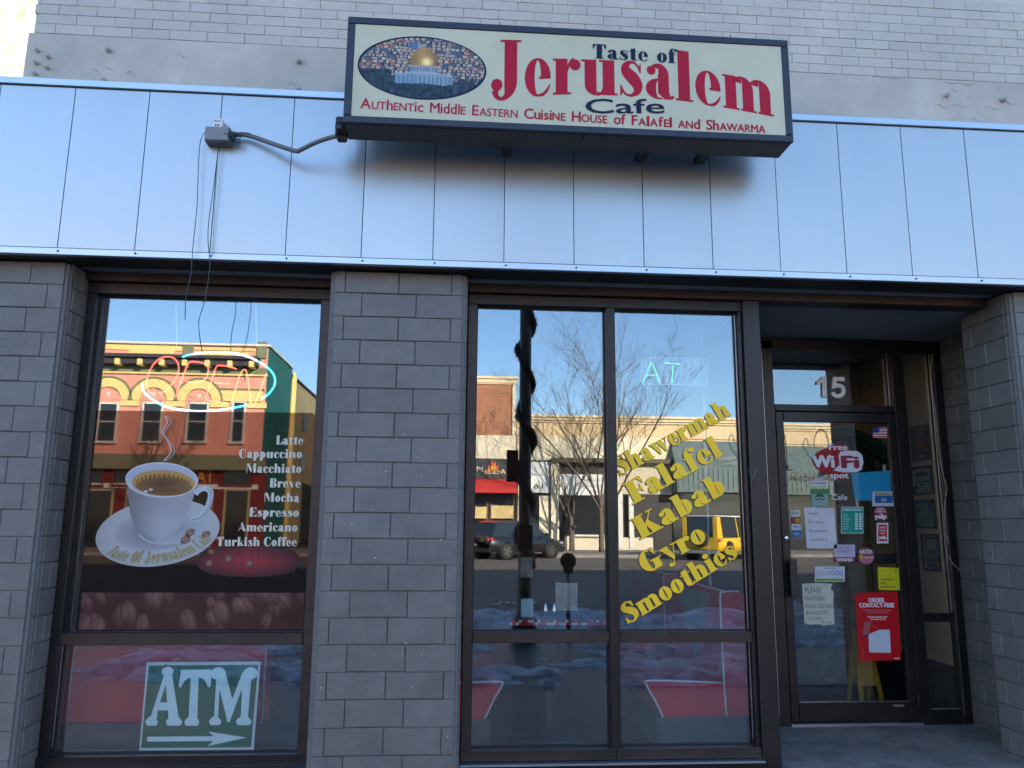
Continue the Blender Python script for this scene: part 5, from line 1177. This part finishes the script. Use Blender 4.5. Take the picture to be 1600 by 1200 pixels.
# ---- pink building
pk = thing('pink_building', 'pink and yellow two storey building with teal side wall, mirrored in the left window', 'building', (-15, FYY-5, -.15))
xl, xr = -26.0, fx(419, 560)[0]; zt = fx(300, 536)[1]
bx('wall', xl, xr-.02, FYY-6.2, FYY, -.1, zt-.15, PINK, pk, .02)
bx('side_wall', xr-.018, xr+.03, FYY-6.2, FYY-.01, -.1, zt-.15, TEAL, pk, .005)
bx('coping', xl, xr+.12, FYY-6.2, FYY+.15, zt-.14, zt, PWH, pk, .02)
for a, b in ((286, 303), (401, 418)): q = MB(); fbox(q, a, 535, b, 560, .02, .1); q.build('pilaster', PGRN, pk)
q = MB()
for a, b, c, d in ((202, 546, 273, 552), (305, 551, 389, 555)): fbox(q, a, b, c, d, .02, .07)
q.build('recessed_strip', PYEL, pk); q = MB()
fbox(q, 60, 541, 285, 543.5, .01, .05); fbox(q, 304, 545, 400, 547, .01, .05); q.build('parapet_moulding', PYEL, pk)
za = fx(300, 560)[1]; zb = fx(300, 574)[1]
q = MB(); q.box(xl, xr-.4, FYY+.01, FYY+.75, za-.12, za+.05); q.box(xl, xr-.45, FYY+.01, FYY+.55, zb+.05, za-.121); q.build('cornice', PDARK, pk)
q = MB(); q.box(xl, xr, FYY+.01, FYY+.06, fx(300, 583)[1], zb+.04); q.build('frieze', PGRN, pk)
q = MB(); q.box(xl, xr+.05, FYY+.01, FYY+.12, fx(300, 586)[1], fx(300, 583.4)[1]); q.build('string_course', PYEL, pk)
for px in (155, 190, 225, 259, 294, 329, 364, 397):
    a = fx(px, 571)[0]; bx('bracket', a-.14, a+.14, FYY+.06, FYY+.7, zb-.05, zb+.3, PYEL, pk, .04)
def arch(cx_, half, band, zc, y0, y1, m, n=18):
    q = MB()
    for i in range(n):
        A, B = pi*i/n, pi*(i+1)/n
        pts = [(cx_+r*cos(t), zc+r*sin(t)) for r, t in ((half, A), (half+band, A), (half+band, B), (half, B))]
        q.prism(pts, FYY+y0, FYY+y1)
    return q.build('arch_band', m, pk)
zc = fx(300, 627)[1]; pxm = 43/1205
for k, c in enumerate((96, 169, 240, 311)):
    cx_ = fx(c, 626)[0]; hw = 17.5*pxm
    arch(cx_, 20*pxm, 14*pxm, zc, .01, .12, PYEL); arch(cx_, 34.2*pxm, 2.5*pxm, zc, .01, .16, PGRN)
    q = MB(); q.prism([(cx_+19.5*pxm*cos(pi*i/16), zc+19.5*pxm*sin(pi*i/16)) for i in range(17)], FYY+.005, FYY+.03); q.build('tympanum', PINK, pk)
    q = MB(); d = .16; q.prism([(cx_-d*.7, zc+.32), (cx_, zc+.32-d), (cx_+d*.7, zc+.32), (cx_, zc+.32+d)], FYY+.035, FYY+.06); q.build('diamond', PWH, pk)
def window(c0, c1, y0, y1, par, D=FD, m=PWH, rail=True):
    Y = 5.17-D; a = fx(c0, y1, D); b = fx(c1, y0, D); g = .11
    q = MB(); q.box(a[0], a[0]+g, Y+.02, Y+.12, a[1], b[1]); q.box(b[0]-g, b[0], Y+.02, Y+.12, a[1], b[1]); q.box(a[0]+g, b[0]-g, Y+.02, Y+.12, b[1]-g, b[1]); q.box(a[0]-.05, b[0]+.05, Y+.02, Y+.2, a[1]-.12, a[1])
    if rail: zm = (a[1]+b[1])/2; q.box(a[0]+g, b[0]-g, Y+.02, Y+.09, zm-.03, zm+.03)
    w = q.build('window', m, par); q = MB(); q.box(a[0]+g, b[0]-g, Y+.006, Y+.03, a[1], b[1]-g); q.build('pane', SHOPG, w)
    return w
for c in (96, 169, 238, 309): window(c-20, c+19, 629, 689, pk)
window(359, 386, 627, 690, pk)
q = MB(); hb = [fx(343, 627), fx(411, 611)]; q.box(hb[0][0], hb[1][0], FYY+.01, FYY+.14, hb[0][1], hb[1][1]); q.build('window_hood', PYEL, pk)
q = MB(); q.box(hb[0][0]-.08, hb[1][0]+.08, FYY+.01, FYY+.18, hb[1][1]+.005, hb[1][1]+.1); q.build('hood_moulding', PGRN, pk)
q = MB(); z0, z1 = fx(300, 636)[1], fx(300, 627.5)[1]
for a, b in ((40, 75), (116, 149), (189, 218), (259, 289), (329, 358), (387, 417)): q.box(fx(a, 630)[0], fx(b, 630)[0], FYY+.01, FYY+.09, z0, z1)
q.build('impost_band', PYEL, pk)
q = MB(); fbox(q, 20, 713, 418, 731, .01, .5); q.build('shopfront_cornice', PGRN, pk)
q = MB(); fbox(q, 20, 731.3, 418, 871, .01, .08); q.build('shopfront_surround', MAROON, pk)
q = MB(); fbox(q, 20, 758, 404, 761, .085, .2); q.build('sign_ledge', PWH, pk)
for a, b in ((60, 110), (120, 165), (175, 235), (345, 395)): window(a, b, 733, 757, pk, D=FD-.09, m=MAROON, rail=False)
for a, b in ((60, 105), (115, 180), (190, 240), (290, 335), (345, 392)): window(a, b, 764, 855, pk, D=FD-.09, m=TANW, rail=False)
v, fs, (xa, xb) = bfont('TATTOO', 0); A = fx(334, 755, FD-.12); B = fx(247, 755, FD-.12); y_ = 5.17-FD+.19
q = MB(); q.add([(A[0]+(B[0]-A[0])*(x-xa)/(xb-xa), y_, A[1]+z*1.0) for x, z in v], fs); q.build('sign_lettering', mat('gold_sign_paint', (.6, .35, .08), .5, var=.1), pk)
q = MB(); fbox(q, 240, 732, 340, 757, .09, .15); q.build('sign_board', MAROON, pk)
# ---- tan building behind the teal wall, with yellow downpipe
tn = thing('tan_building', 'tan walled building stepping back behind the teal wall, mirrored in the left window', 'building', (-12, FYY-13, -.15))
zt2 = fx(460, 588, 49.3)[1]
bx('wall', -26, xr-.02, FYY-18.5, FYY-6.25, -.1, zt2, TANW, tn, .02); bx('coping', -26, xr+.1, FYY-18.5, FYY-6.25, zt2+.01, zt2+.12, PDARK, tn)
q = MB(); q.tube([(xr+.1, FYY-6.5, -.1), (xr+.1, FYY-6.5, zt-.3)], .12, n=8); q.tube([(xr+.1, FYY-7.0, -.1), (xr+.1, FYY-7.0, zt-.5)], .1, n=8); q.build('downpipe', PYEL, tn)
for z in (8.2, 5.4): 
    q = MB(); q.box(xr-.02, xr+.05, FYY-12, FYY-10.6, z-.6, z+.6); q.build('window', SHOPG, tn)
# ---- brick building
bk = thing('brick_building', 'red brick building with cream cornice and red awning, mirrored in the large window', 'building', (0, FYY-5, -.15))
xa_, xb_ = -3.2, fx(806, 640)[0]; zt3 = fx(770, 589)[1]
bx('wall', xa_, xb_, FYY-12, FYY, -.1, zt3-.1, REDBR, bk, .02)
q = MB(); q.box(xa_, xb_+.12, FYY-12, FYY+.2, zt3-.12, zt3+.02); q.box(xa_, xb_+.06, FYY, FYY+.12, zt3-.35, zt3-.121); q.box(xa_, xb_, FYY, FYY+.07, zt3-.42, zt3-.351); q.build('cornice', CREAMT, bk)
q = MB(); r_i = 0; z = fx(770, 681)[1]
zt4 = zt3-.43; rows = int((zt4-z)/.20); bw = .42
for r in range(rows):
    for c in range(int((xb_-.2-(-.2))/bw)+1):
        x = -.2+c*bw+(bw/2 if r % 2 else 0)
        if x+bw < xb_-.2: q.box(x+.02, x+bw-.02, FYY+.002, FYY+.02, z+r*.2+.012, z+(r+1)*.2-.012)
q.build('brick_courses', REDBR, bk, kind='stuff')
q = MB(); fbox(q, 800, 600, 806, 685, .03, .1); fbox(q, 690, 681, 806, 717, .01, .14); q.build('stone_band', STONE, bk)
q = MB(); fbox(q, 690, 717.3, 806, 747, .01, .2); q.build('sign_board', mat('dark_sign_board', (.03, .035, .04), .5, var=.2), bk)
def far_text(t, x0, x1, yb, hpx, D, off, m, par, nm='sign_lettering', bold=.03):
    v, fs, (xa, xb) = bfont(t, 0); A = fx(x1, yb, D); B = fx(x0, yb, D); y_ = 5.17-D+off; H = hpx*D/1205/.73
    q = MB(); q.add([(A[0]+(B[0]-A[0])*(x-xa)/(xb-xa), y_, A[1]+z*H) for x, z in v], fs); return q.build(nm, m, par)
far_text('Azada', 756, 790, 741, 7.5, FD, .25, mat('cream_letters', (.8, .6, .3), .5, var=.05), bk); far_text('Mo', 736, 754, 737, 8, FD, .23, M_WHITEV, bk)
q = MB(); c_ = fx(771, 729); q.prism([(c_[0]+a*.02, c_[1]+b*.03) for a, b in ((-14, -8), (-16, 2), (-9, 0), (-6, 12), (0, 5), (5, 9), (6, 1), (13, 2), (11, -8))], FYY+.205, FYY+.215); q.build('flame_emblem', mat('flame_orange', (.7, .1, .02), .5, var=.1), bk)
q = MB(); q.prism([(c_[0]+a*.02, c_[1]+b*.03) for a, b in ((-7, -6), (-5, 2), (0, -1), (4, 3), (7, -6))], FYY+.217, FYY+.223); q.build('flame_emblem', mat('flame_yellow', (.8, .5, .05), .5, var=.1), bk)
a = fx(700, 767); b = fx(805, 748)
q = MB(); q.add([(a[0], FYY+.1, b[1]), (b[0], FYY+.1, b[1]), (b[0], FYY+1.2, a[1]+.1), (a[0], FYY+1.2, a[1]+.1), (a[0], FYY+1.2, a[1]-.12), (b[0], FYY+1.2, a[1]-.12), (b[0], FYY+.1, a[1]-.12), (a[0], FYY+.1, a[1]-.12)], [(0, 1, 2, 3), (3, 2, 5, 4), (4, 5, 6, 7), (1, 6, 5, 2), (0, 3, 4, 7)]); q.build('awning', AWN, bk)
window(690, 762, 769, 840, bk, m=PDARK, rail=False); window(764, 804, 769, 840, bk, m=PDARK, rail=False)
q = MB(); fbox(q, 767, 790, 802, 810, .13, .15); fbox(q, 742, 792, 760, 810, .13, .15); q.build('window_poster', mat('tan_poster', (.6, .45, .2), .6, var=.3, vscale=1), bk)
q = MB(); fbox(q, 690, 841, 806, 861, .01, .12); q.build('stall_riser', REDBR, bk)
# ---- beige building
bg = thing('beige_building', 'long low beige building with cornice behind the bare trees, mirrored in the large window', 'building', (12, FYY-5, -.15))
x0_ = xb_+.03; x1_ = 34.0; zt5 = fx(950, 650)[1]
bx('wall', x0_, x1_, FYY-14, FYY, -.1, zt5-.1, BEIGE, bg, .02)
q = MB(); q.box(x0_, x1_, FYY-14, FYY+.3, zt5-.14, zt5); q.box(x0_, x1_, FYY, FYY+.2, zt5-.3, zt5-.142); q.box(x0_, x1_, FYY, FYY+.1, zt5-.42, zt5-.302); q.build('cornice', CREAMT, bg)
q = MB()
for px in (849, 945, 1008, 1060, 1103): x = fx(px, 680)[0]; q.box(x-.02, x+.02, FYY+.001, FYY+.008, 4.6, zt5-.45)
q.box(x0_, x1_, FYY+.001, FYY+.02, fx(950, 684)[1]-.02, fx(950, 684)[1]+.02)
q.build('wall_joint', mat('joint_brown', (.2, .15, .09), .8, var=.1), bg)
q = MB(); fbox(q, 808, 685, 1049, 718.5, .01, .10); q.build('stone_band', STONE, bg)
q = MB(); fbox(q, 861, 718.8, 1048, 723, .01, .55); q.build('lintel', mat('weathered_lintel', (.1, .09, .06), .7, var=.3), bg)
q = MB(); fbox(q, 808, 723, 1049, 861, -.01, .02); q.build('recess_shade_panel', mat('dark_recess_shade', (.02, .018, .018), .4, var=.2), bg)  # flat panel, no depth: the recess's shade is put into its near-black colour
q = MB()
for k in range(38): x = fx(957+2.45*k, 740)[0]; q.box(x, x+.06, FYY+.06, FYY+.10, fx(1000, 772)[1], fx(1000, 723.4)[1])
fbox(q, 956, 723.4, 1049, 772, .021, .06); q.build('ribbed_panel', RIB, bg)
q = MB(); fbox(q, 826, 722, 858, 770, .03, .18); fbox(q, 874, 742, 951, 773.5, .03, .18); q.build('sign_board', mat('white_sign_board', (.7, .7, .68)), bg)
far_text('16', 833, 848, 764, 8, FD, .2, M_BLKV, bg)
gt = mat('faint_grey_lettering', (.3, .3, .3), .6, var=.1)
for t, a, b, y in (('Complete', 912, 943, 752), ('Computer', 908, 941, 761), ('Care', 920, 937, 769.5)): far_text(t, a, b, y, 4.5, FD, .2, gt, bg, bold=.02)
q = MB(); fbox(q, 860, 723.4, 872, 862, .03, .35); fbox(q, 808, 723, 813, 862, .03, .3); fbox(q, 842, 775, 858, 862, .03, .12); q.build('stone_pier', STONE, bg)
for a, b in ((965, 978), (982, 991)):
    q = MB(); c0 = fx(a, 856); c1 = fx(b, 772); q.box(c0[0], c0[0]+.25, FYY+.1, FYY+.35, c0[1], c1[1]); q.build('canopy_post', PWH, bg)
q = MB(); fbox(q, 882, 838, 950, 859, .03, .3); fbox(q, 956, 840, 1018, 859, .03, .3); q.build('planter_wall', mat('pale_stall_riser', (.66, .6, .45), .8, var=.08), bg)
q = MB(); fbox(q, 874, 775, 940, 837, .022, .06); q.build('shop_window', SHOPG, bg); q = MB(); fbox(q, 814, 773, 841, 850, .022, .06); q.build('shop_window', SHOPG, bg)
q = MB(); fbox(q, 895, 835.5, 949, 838, .1, .5); q.build('window_ledge', PWH, bg)
# canopy of the bookshop further right
bk2 = thing('shop_canopy', 'grey teal ribbed canopy of a bookshop, mirrored in the door glass', 'canopy', (18, FYY, 3))
ca = fx(1049, 770); cb = fx(1320, 693)
q = MB(); q.box(ca[0], 34, FYY+.05, FYY+1.2, ca[1], ca[1]+.12); q.add([(ca[0], FYY+.05, cb[1]), (34, FYY+.05, cb[1]), (34, FYY+1.2, ca[1]+1.3), (ca[0], FYY+1.2, ca[1]+1.3), (ca[0], FYY+1.2, ca[1]+.12), (34, FYY+1.2, ca[1]+.12)], [(0, 1, 2, 3), (3, 2, 5, 4)]); q.add([(ca[0], FYY+.05, cb[1]), (ca[0], FYY+1.2, ca[1]+1.3), (ca[0], FYY+1.2, ca[1]+.12), (ca[0], FYY+.05, ca[1]+.12)], [(0, 1, 2, 3)]); q.build('canopy', GREYT, bk2)
q = MB()
x = ca[0]+.1
while x < 33: q.box(x, x+.05, FYY+1.2, FYY+1.24, ca[1]+.12, ca[1]+1.3); x += .28
q.build('rib', mat('grey_teal_rib', (.16, .22, .22), .6, var=.1), bk2, kind='stuff')
far_text('BOOKS', 1241, 1330, 748, 8, FD-1.25, .06, M_BLKV, bk2)
far_text('Water', 1120, 1150, 718, 5, FD-1.25, .06, gt, bk2, bold=.02); far_text('Doors', 1132, 1152, 724+2, 5, FD-1.25, .06, gt, bk2, bold=.02)
for px in (1232, 1300, 1160):
    c = fx(px, 700); q = MB(); P_0 = Vector((c[0]-.25, FYY+.3, c[1]+.2)); q.tube(catmull([P_0, P_0+Vector((0, .1, .55)), P_0+Vector((.12, .5, .95)), P_0+Vector((.25, 1.0, .8)), P_0+Vector((.25, 1.3, .1)), P_0+Vector((.25, 1.3, -1.2))], 5), .03, n=6); q.lathe([(.05, 0), (.1, -.08), (.3, -.3), (.29, -.31)], tuple(P_0+Vector((.25, 1.3, -1.15))), n=14); q.build('gooseneck_lamp', M_BLACK, bk2)
q = MB(); fbox(q, 1052, 773, 1330, 860, .03, .1, m=None); q.build('shop_window', SHOPG, bk2)
# buildings that close the street at either side
for (x0, x1, h, c, lab) in ((-48, -26.1, 9.5, TANW, 'plain tan building far to the left across the street'), (34.1, 60, 8.5, REDBR, 'plain brick building far to the right across the street')):
    t = thing('street_building', lab, 'building', ((x0+x1)/2, FYY-6, -.15)); bx('wall', x0, x1, FYY-12, FYY, -.1, h, c, t, .02)
    for k in range(5):
        xx = x0+(x1-x0)*(k+.5)/5; bx('window', xx-.6, xx+.6, FYY+.001, FYY+.06, 5, 6.8, SHOPG, t, .01)

# ------------------------------------------------------------------ bare trees
BARK = mat('grey_brown_bark', (.14, .11, .085), .9, var=.3, vscale=8)
def tree(lab, px, D, H, seed, spread=1.0, first=.22, r0=.14, lean=0, n1=7, levels=4):
    p = across(px, 860, D); b = Vector((p.x, p.y, .0)); t = thing('bare_tree', lab, 'tree', tuple(b)); R = random.Random(seed)
    q = MB(); top = b+Vector((lean, 0, H*first)); q.tube(catmull([b, b+Vector((lean*.4, .02, H*first*.5)), top], 4), [r0*(1-.3*k/8) for k in range(9)], n=8); q.build('trunk', BARK, t)
    q = MB(); cnt = [0]
    def grow(p, d, L, r, lev):
        pts = [p]; k = 5 if lev < 2 else 4
        for i in range(k):
            d = (d+Vector((R.uniform(-.16, .16), R.uniform(-.16, .16), R.uniform(-.04, .13)))).normalized(); pts.append(pts[-1]+d*L/k)
        rs = [r*(1-.55*i/k) for i in range(k+1)]
        q.tube(pts, rs, n=5 if lev < 2 else 3, cap=False); cnt[0] += 1
        if lev >= levels: return
        nb = 5 if lev < 3 else (4 if lev < 4 else 3)
        for j in range(nb):
            u = .3+.7*(j+R.random()*.6)/nb; i = min(k-1, int(u*k)); q0 = pts[i].lerp(pts[i+1], u*k-i if u < 1 else 1); ax = Vector((R.uniform(-1, 1), R.uniform(-1, 1), R.uniform(-.15, .5))).normalized()
            d2 = (d*1.05+ax*.75*spread).normalized(); grow(q0, d2, L*R.uniform(.42, .62), max(.006, rs[i]*.55), lev+1)
    for j in range(n1):
        a = 2*pi*j/n1+R.uniform(-.3, .3); tl = (.62 if j % 2 else .34) if j else .05
        d = Vector((cos(a)*tl*spread, sin(a)*tl*spread, 1)).normalized(); grow(top-Vector((0, 0, H*first*R.uniform(0, .25))), d, H*R.uniform(.5, .62), r0*.42, 1)
    q.build('branches', BARK, t)
tree('tall bare street tree right of the lamp post, mirrored in the large window', 940, 40.2, 11.2, 21, 1.35, .2, .15, levels=5)
tree('smaller dark forked tree left of the tall bare tree, mirrored in the large window', 893, 41.5, 5.4, 5, 1.35, .33, .13, n1=4, levels=3)
tree('bare street tree mirrored behind the coffee film', 232, 40.5, 7.0, 9, 1.0, .3, .12, n1=5, levels=3)

# ------------------------------------------------------------------ cars
TYRE = mat('tyre_rubber', (.02, .02, .02), .8, var=.1); RIM = mat('alloy_rim', (.5, .5, .5), .3, metal=.9, var=.1); LAMP = mat('red_tail_lamp', (.5, .02, .03), .2, var=.05, coat=1); HL = mat('clear_head_lamp', (.6, .6, .6), .1, metal=.5, var=.05)
def car(nm, lab, cat, loc, ang, paint, L=4.6, Wd=1.82, H=1.68, roof=None, boxy=False, spare=False):
    t = thing(nm, lab, cat, (0, 0, 0)); hw = Wd/2
    if boxy: prof = [(-L/2, .55, .98), (-L/2+.05, .45, 1.0), (-L*.3, .4, 1.02), (0, .38, 1.03), (L*.2, .4, 1.04), (L*.3, .42, 1.02), (L/2-.25, .42, .97), (L/2, .5, .86)]
    else: prof = [(-L/2, .5, .95), (-L/2+.08, .35, 1.02), (-L*.3, .3, 1.0), (0, .28, .98), (L*.18, .28, .97), (L*.28, .28, .95), (L/2-.35, .3, .82), (L/2, .42, .66)]
    def section(x, zl, zh, wsc): return [(x, -hw*wsc*.96, zl), (x, -hw*wsc, (zl+zh)/2), (x, -hw*wsc*.93, zh-.06), (x, -hw*wsc*.84, zh), (x, hw*wsc*.84, zh), (x, hw*wsc*.93, zh-.06), (x, hw*wsc, (zl+zh)/2), (x, hw*wsc*.96, zl)]
    vs = []; 
    for i, (x, zl, zh) in enumerate(prof): vs += section(x, zl, zh, .93 if i in (0, len(prof)-1) else 1)
    fs = [(i*8+k, i*8+(k+1) % 8, (i+1)*8+(k+1) % 8, (i+1)*8+k) for i in range(len(prof)-1) for k in range(8)]+[tuple(range(8)), tuple((len(prof)-1)*8+k for k in range(8))[::-1]]
    q = MB(); q.add(vs, fs, None, True); q.build('body', paint, t)
    zs = prof[3][2]-.02
    if boxy: gp = [(-L/2+.06, zs), (-L/2+.16, H-.04), (-L/2+.35, H), (L*.1, H), (L*.16, H-.05), (L*.27, zs)]
    else: gp = [(-L/2+.12, zs), (-L/2+.5, H-.1), (-L/2+.95, H), (L*.02, H), (L*.10, H-.08), (L*.31, zs-.03)]
    n = len(gp); vs = [(x, -hw*(.86 if z < H-.3 else .70), z) for x, z in gp]+[(x, hw*(.86 if z < H-.3 else .70), z) for x, z in gp]
    q = MB(); q.add(vs, [tuple(range(n)), tuple(range(2*n-1, n-1, -1))]+[(i, n+i, n+(i+1) % n, (i+1) % n) for i in range(n)]); q.build('cabin_glass', G_DARKGLASS, t)
    q = MB(); ro = [k for k in gp if k[1] > H-.12]; q.add([(x+e, s_*hw*.715, z+.012) for s_ in (-1, 1) for (x, z), e in zip(ro, [-.03]+[0]*(len(ro)-2)+[.03])], [tuple(range(len(ro)))[::-1], tuple(range(len(ro), 2*len(ro)))]+[(i, i+1, len(ro)+i+1, len(ro)+i) for i in range(len(ro)-1)]); q.build('roof', roof or paint, t)
    q = MB()
    for s_ in (-1, 1):
        def gl(x, z): return (x, s_*hw*((.86 if z < H-.3 else .86-(.16*(z-(H-.6))/.6))+.012), z)
        for (xa1, xb1) in ((gp[0][0], gp[1][0]), (-.15, -.12), (gp[-1][0], gp[-2][0])):
            w = .09 if not boxy else (.5 if xa1 < -1 else .1)
            q.face([gl(xa1, zs), gl(xa1+w, zs), (xb1+w, s_*hw*.715, H-.05), (xb1, s_*hw*.715, H-.05)])
    q.build('pillar', paint, t)
    wr = .36 if not boxy else .41
    for x in (-L*.29, L*.31):
        for s_ in (-1, 1):
            q = MB(); y1 = s_*(hw+.01); y0 = s_*(hw-.22); q.lathe([(wr*.6, y0), (wr*.97, y0), (wr, (y0+y1)/2), (wr*.97, y1), (wr*.66, y1)], (x, 0, wr), axis='y', n=22); w = q.build('wheel', TYRE, t)
            q = MB(); q.lathe([(wr*.64, y1-s_*.03), (wr*.64, y1-s_*.005), (wr*.58, y1-s_*.02), (wr*.1, y1-s_*.02)], (x, 0, wr), axis='y', n=20)
            for k in range(5):
                a = 2*pi*k/5; q.add([(x+r*cos(a+d), y1+s_*.004, wr+r*sin(a+d)) for r, d in ((wr*.12, -.5), (wr*.6, -.14), (wr*.6, .14), (wr*.12, .5))], [(0, 1, 2, 3)])
            q.build('rim', RIM, w)
            q = MB(); q.lathe([(wr+.06, s_*(hw-.25)), (wr+.06, s_*(hw+.004))], (x, 0, wr), axis='y', n=22); q.build('wheel_arch', M_BLACK, t)
    for s_ in (-1, 1):
        q = MB(); q.bbox(-L/2-.01, -L/2+.22, min(s_*hw*.62, s_*hw*.97), max(s_*hw*.62, s_*hw*.97), .82, .97, .03); q.build('tail_lamp', LAMP, t)
        q = MB(); q.bbox(L/2-.3, L/2-.02, min(s_*hw*.55, s_*hw*.94), max(s_*hw*.55, s_*hw*.94), .62, .75, .03); q.build('headlight', HL, t)
        q = MB(); q.bbox(L*.2, L*.2+.14, min(s_*hw, s_*(hw+.16)), max(s_*hw, s_*(hw+.16)), 1.0, 1.14, .03); q.build('door_mirror', paint, t)
        q = MB()
        for x in (-.35, .75): q.box(x, x+.16, min(s_*(hw-.02), s_*(hw+.012)), max(s_*(hw-.02), s_*(hw+.012)), .86, .89)
        q.build('door_handle', RIM, t)
    q = MB(); q.bbox(-L/2-.06, -L/2+.1, -hw*.92, hw*.92, .32, .5, .03); q.bbox(L/2-.1, L/2+.05, -hw*.9, hw*.9, .28, .45, .03); q.build('bumper', M_BLACK if not boxy else RIM, t)
    if spare:
        q = MB(); q.box(-L/2-.03, -L/2+.04, -hw*.88, hw*.88, .55, 1.04); q.box(-L/2+.02, -L/2+.06, -hw*.86, -hw*.66, 1.04, H-.08); q.box(-L/2+.02, -L/2+.06, hw*.66, hw*.86, 1.04, H-.08); q.build('rear_panel', paint, t)
        q = MB(); q.lathe([(wr*.6, -L/2-.26), (wr*.95, -L/2-.26), (wr, -L/2-.15), (wr*.95, -L/2-.03), (wr*.6, -L/2-.03)], (0, 0.1, 1.0), axis='x', n=24); w = q.build('spare_wheel', TYRE, t)
        q = MB(); q.lathe([(wr*.62, -L/2-.25), (wr*.55, -L/2-.262), (.02, -L/2-.262)], (0, .1, 1.0), axis='x', n=20); q.build('rim', RIM, w)
        q = MB(); 
        for s_ in (-1, 1): q.tube([(-L*.36, s_*hw*.66, H+.05), (L*.06, s_*hw*.66, H+.05)], .02, n=6)
        q.build('roof_rack', M_BLACK, t)
    t.location = loc; t.rotation_euler.z = ang
    return t
BLKP = mat('black_car_paint', (.012, .013, .016), .25, var=.05, coat=1); YELP = mat('yellow_car_paint', (.78, .48, .01), .3, var=.03, coat=.8); WHP = mat('white_roof_paint', (.75, .75, .72), .35, var=.03)
p = across(806, 874, 36.0)
car('parked_car', 'black hatchback parked at an angle to the far kerb, mirrored in the large window', 'car', (p.x, p.y, -.15), radians(-38), BLKP)
p = across(1130, 870, 36.0)
car('parked_suv', 'yellow off-road car with white roof and rear spare wheel, mirrored in the large window', 'suv', (p.x, p.y, -.15), radians(-46), YELP, 4.7, 1.95, 1.98, WHP, True, True)
p = across(640, 870, 36.5)
car('parked_car', 'silver car parked across the street left of the black hatchback', 'car', (p.x, p.y, -.15), radians(-62), mat('silver_car_paint', (.4, .41, .42), .3, metal=.7, var=.03, coat=.8))

# ------------------------------------------------------------------ near kerb: garlanded lamp post, meter
lp = thing('lamp_post', 'dark lamp post wound with tinsel garland, mirrored in the large window', 'lamp post', (.925, -5.03, 0))
q = MB(); q.lathe([(.16, .0), (.16, .25), (.11, .32), (.095, .6), (.082, .9), (.078, 5.2), (.05, 5.3)], (.925, -5.03, 0), n=16); q.build('post', M_BLACK, lp)
q = MB(); q.lathe([(.06, 5.3), (.2, 5.4), (.24, 5.9), (.1, 6.05), (.02, 6.15)], (.925, -5.03, 0), n=16); q.build('lamp_head', mat('frosted_lamp', (.5, .5, .48), .3, var=.05), lp)
q = MB(); r4 = random.Random(2)
gpts = []; grs = []
for k in range(420):
    s_ = k/419; a = s_*2*pi*5.3; b_ = .03+.055*max(0, _nz.noise(Vector((s_*9, 2, 1)))+.25)+.012*_nz.noise(Vector((s_*160, 1, 1)))
    gpts.append(Vector((.925+(.07+b_*.8)*cos(a), -5.03+(.07+b_*.8)*sin(a), .9+4.3*s_))); grs.append(max(.012, b_))
q.tube(gpts, grs, n=7)
for k in range(9000):
    i_ = r4.randrange(420); c0 = gpts[i_]; d = Vector((r4.gauss(0, 1), r4.gauss(0, 1), r4.gauss(0, 1))).normalized()*(grs[i_]+r4.uniform(.008, .04)); w = Vector((r4.uniform(-1, 1), r4.uniform(-1, 1), r4.uniform(-1, 1)))*.006
    q.face([c0+d*.5-w, c0+d*.5+w, c0+d])
q.build('garland', mat('dark_red_tinsel', (.05, .012, .012), .35, metal=.3, var=.4, vscale=9), lp, kind='stuff')
q = MB(); q.bbox(.68, .835, -5.06, -5.0, 2.0, 2.42, .01); q.build('sign_plate', mat('dark_red_plate', (.06, .012, .01), .5, var=.1), lp)
q = MB(); q.bbox(.83, 1.02, -4.95, -4.90, 1.12, 1.45, .01); q.build('control_box', M_BLACK, lp)
def meter(lab, x, y, h, r):
    t = thing('parking_meter', lab, 'parking meter', (x, y, 0)); q = MB(); q.tube([(x, y, 0), (x, y, h-.08)], .03, n=8); q.build('post', M_GREYBOX, t)
    q = MB(); q.lathe([(r*.5, y-.05), (r, y-.04), (r, y+.04), (r*.5, y+.05)], (x, 0, h), axis='y', n=20); q.bbox(x-r*.6, x+r*.6, y-.045, y+.045, h-r*1.5, h-r*.5, .01); q.build('head', M_BLACK, t)
meter('black round headed parking meter at the near kerb, mirrored in the large window', 1.52, -5.2, .98, .105)
p = across(897, 860, 39.3); meter('thin grey parking meter across the street by the pale wall', p.x, p.y, 1.25, .13)
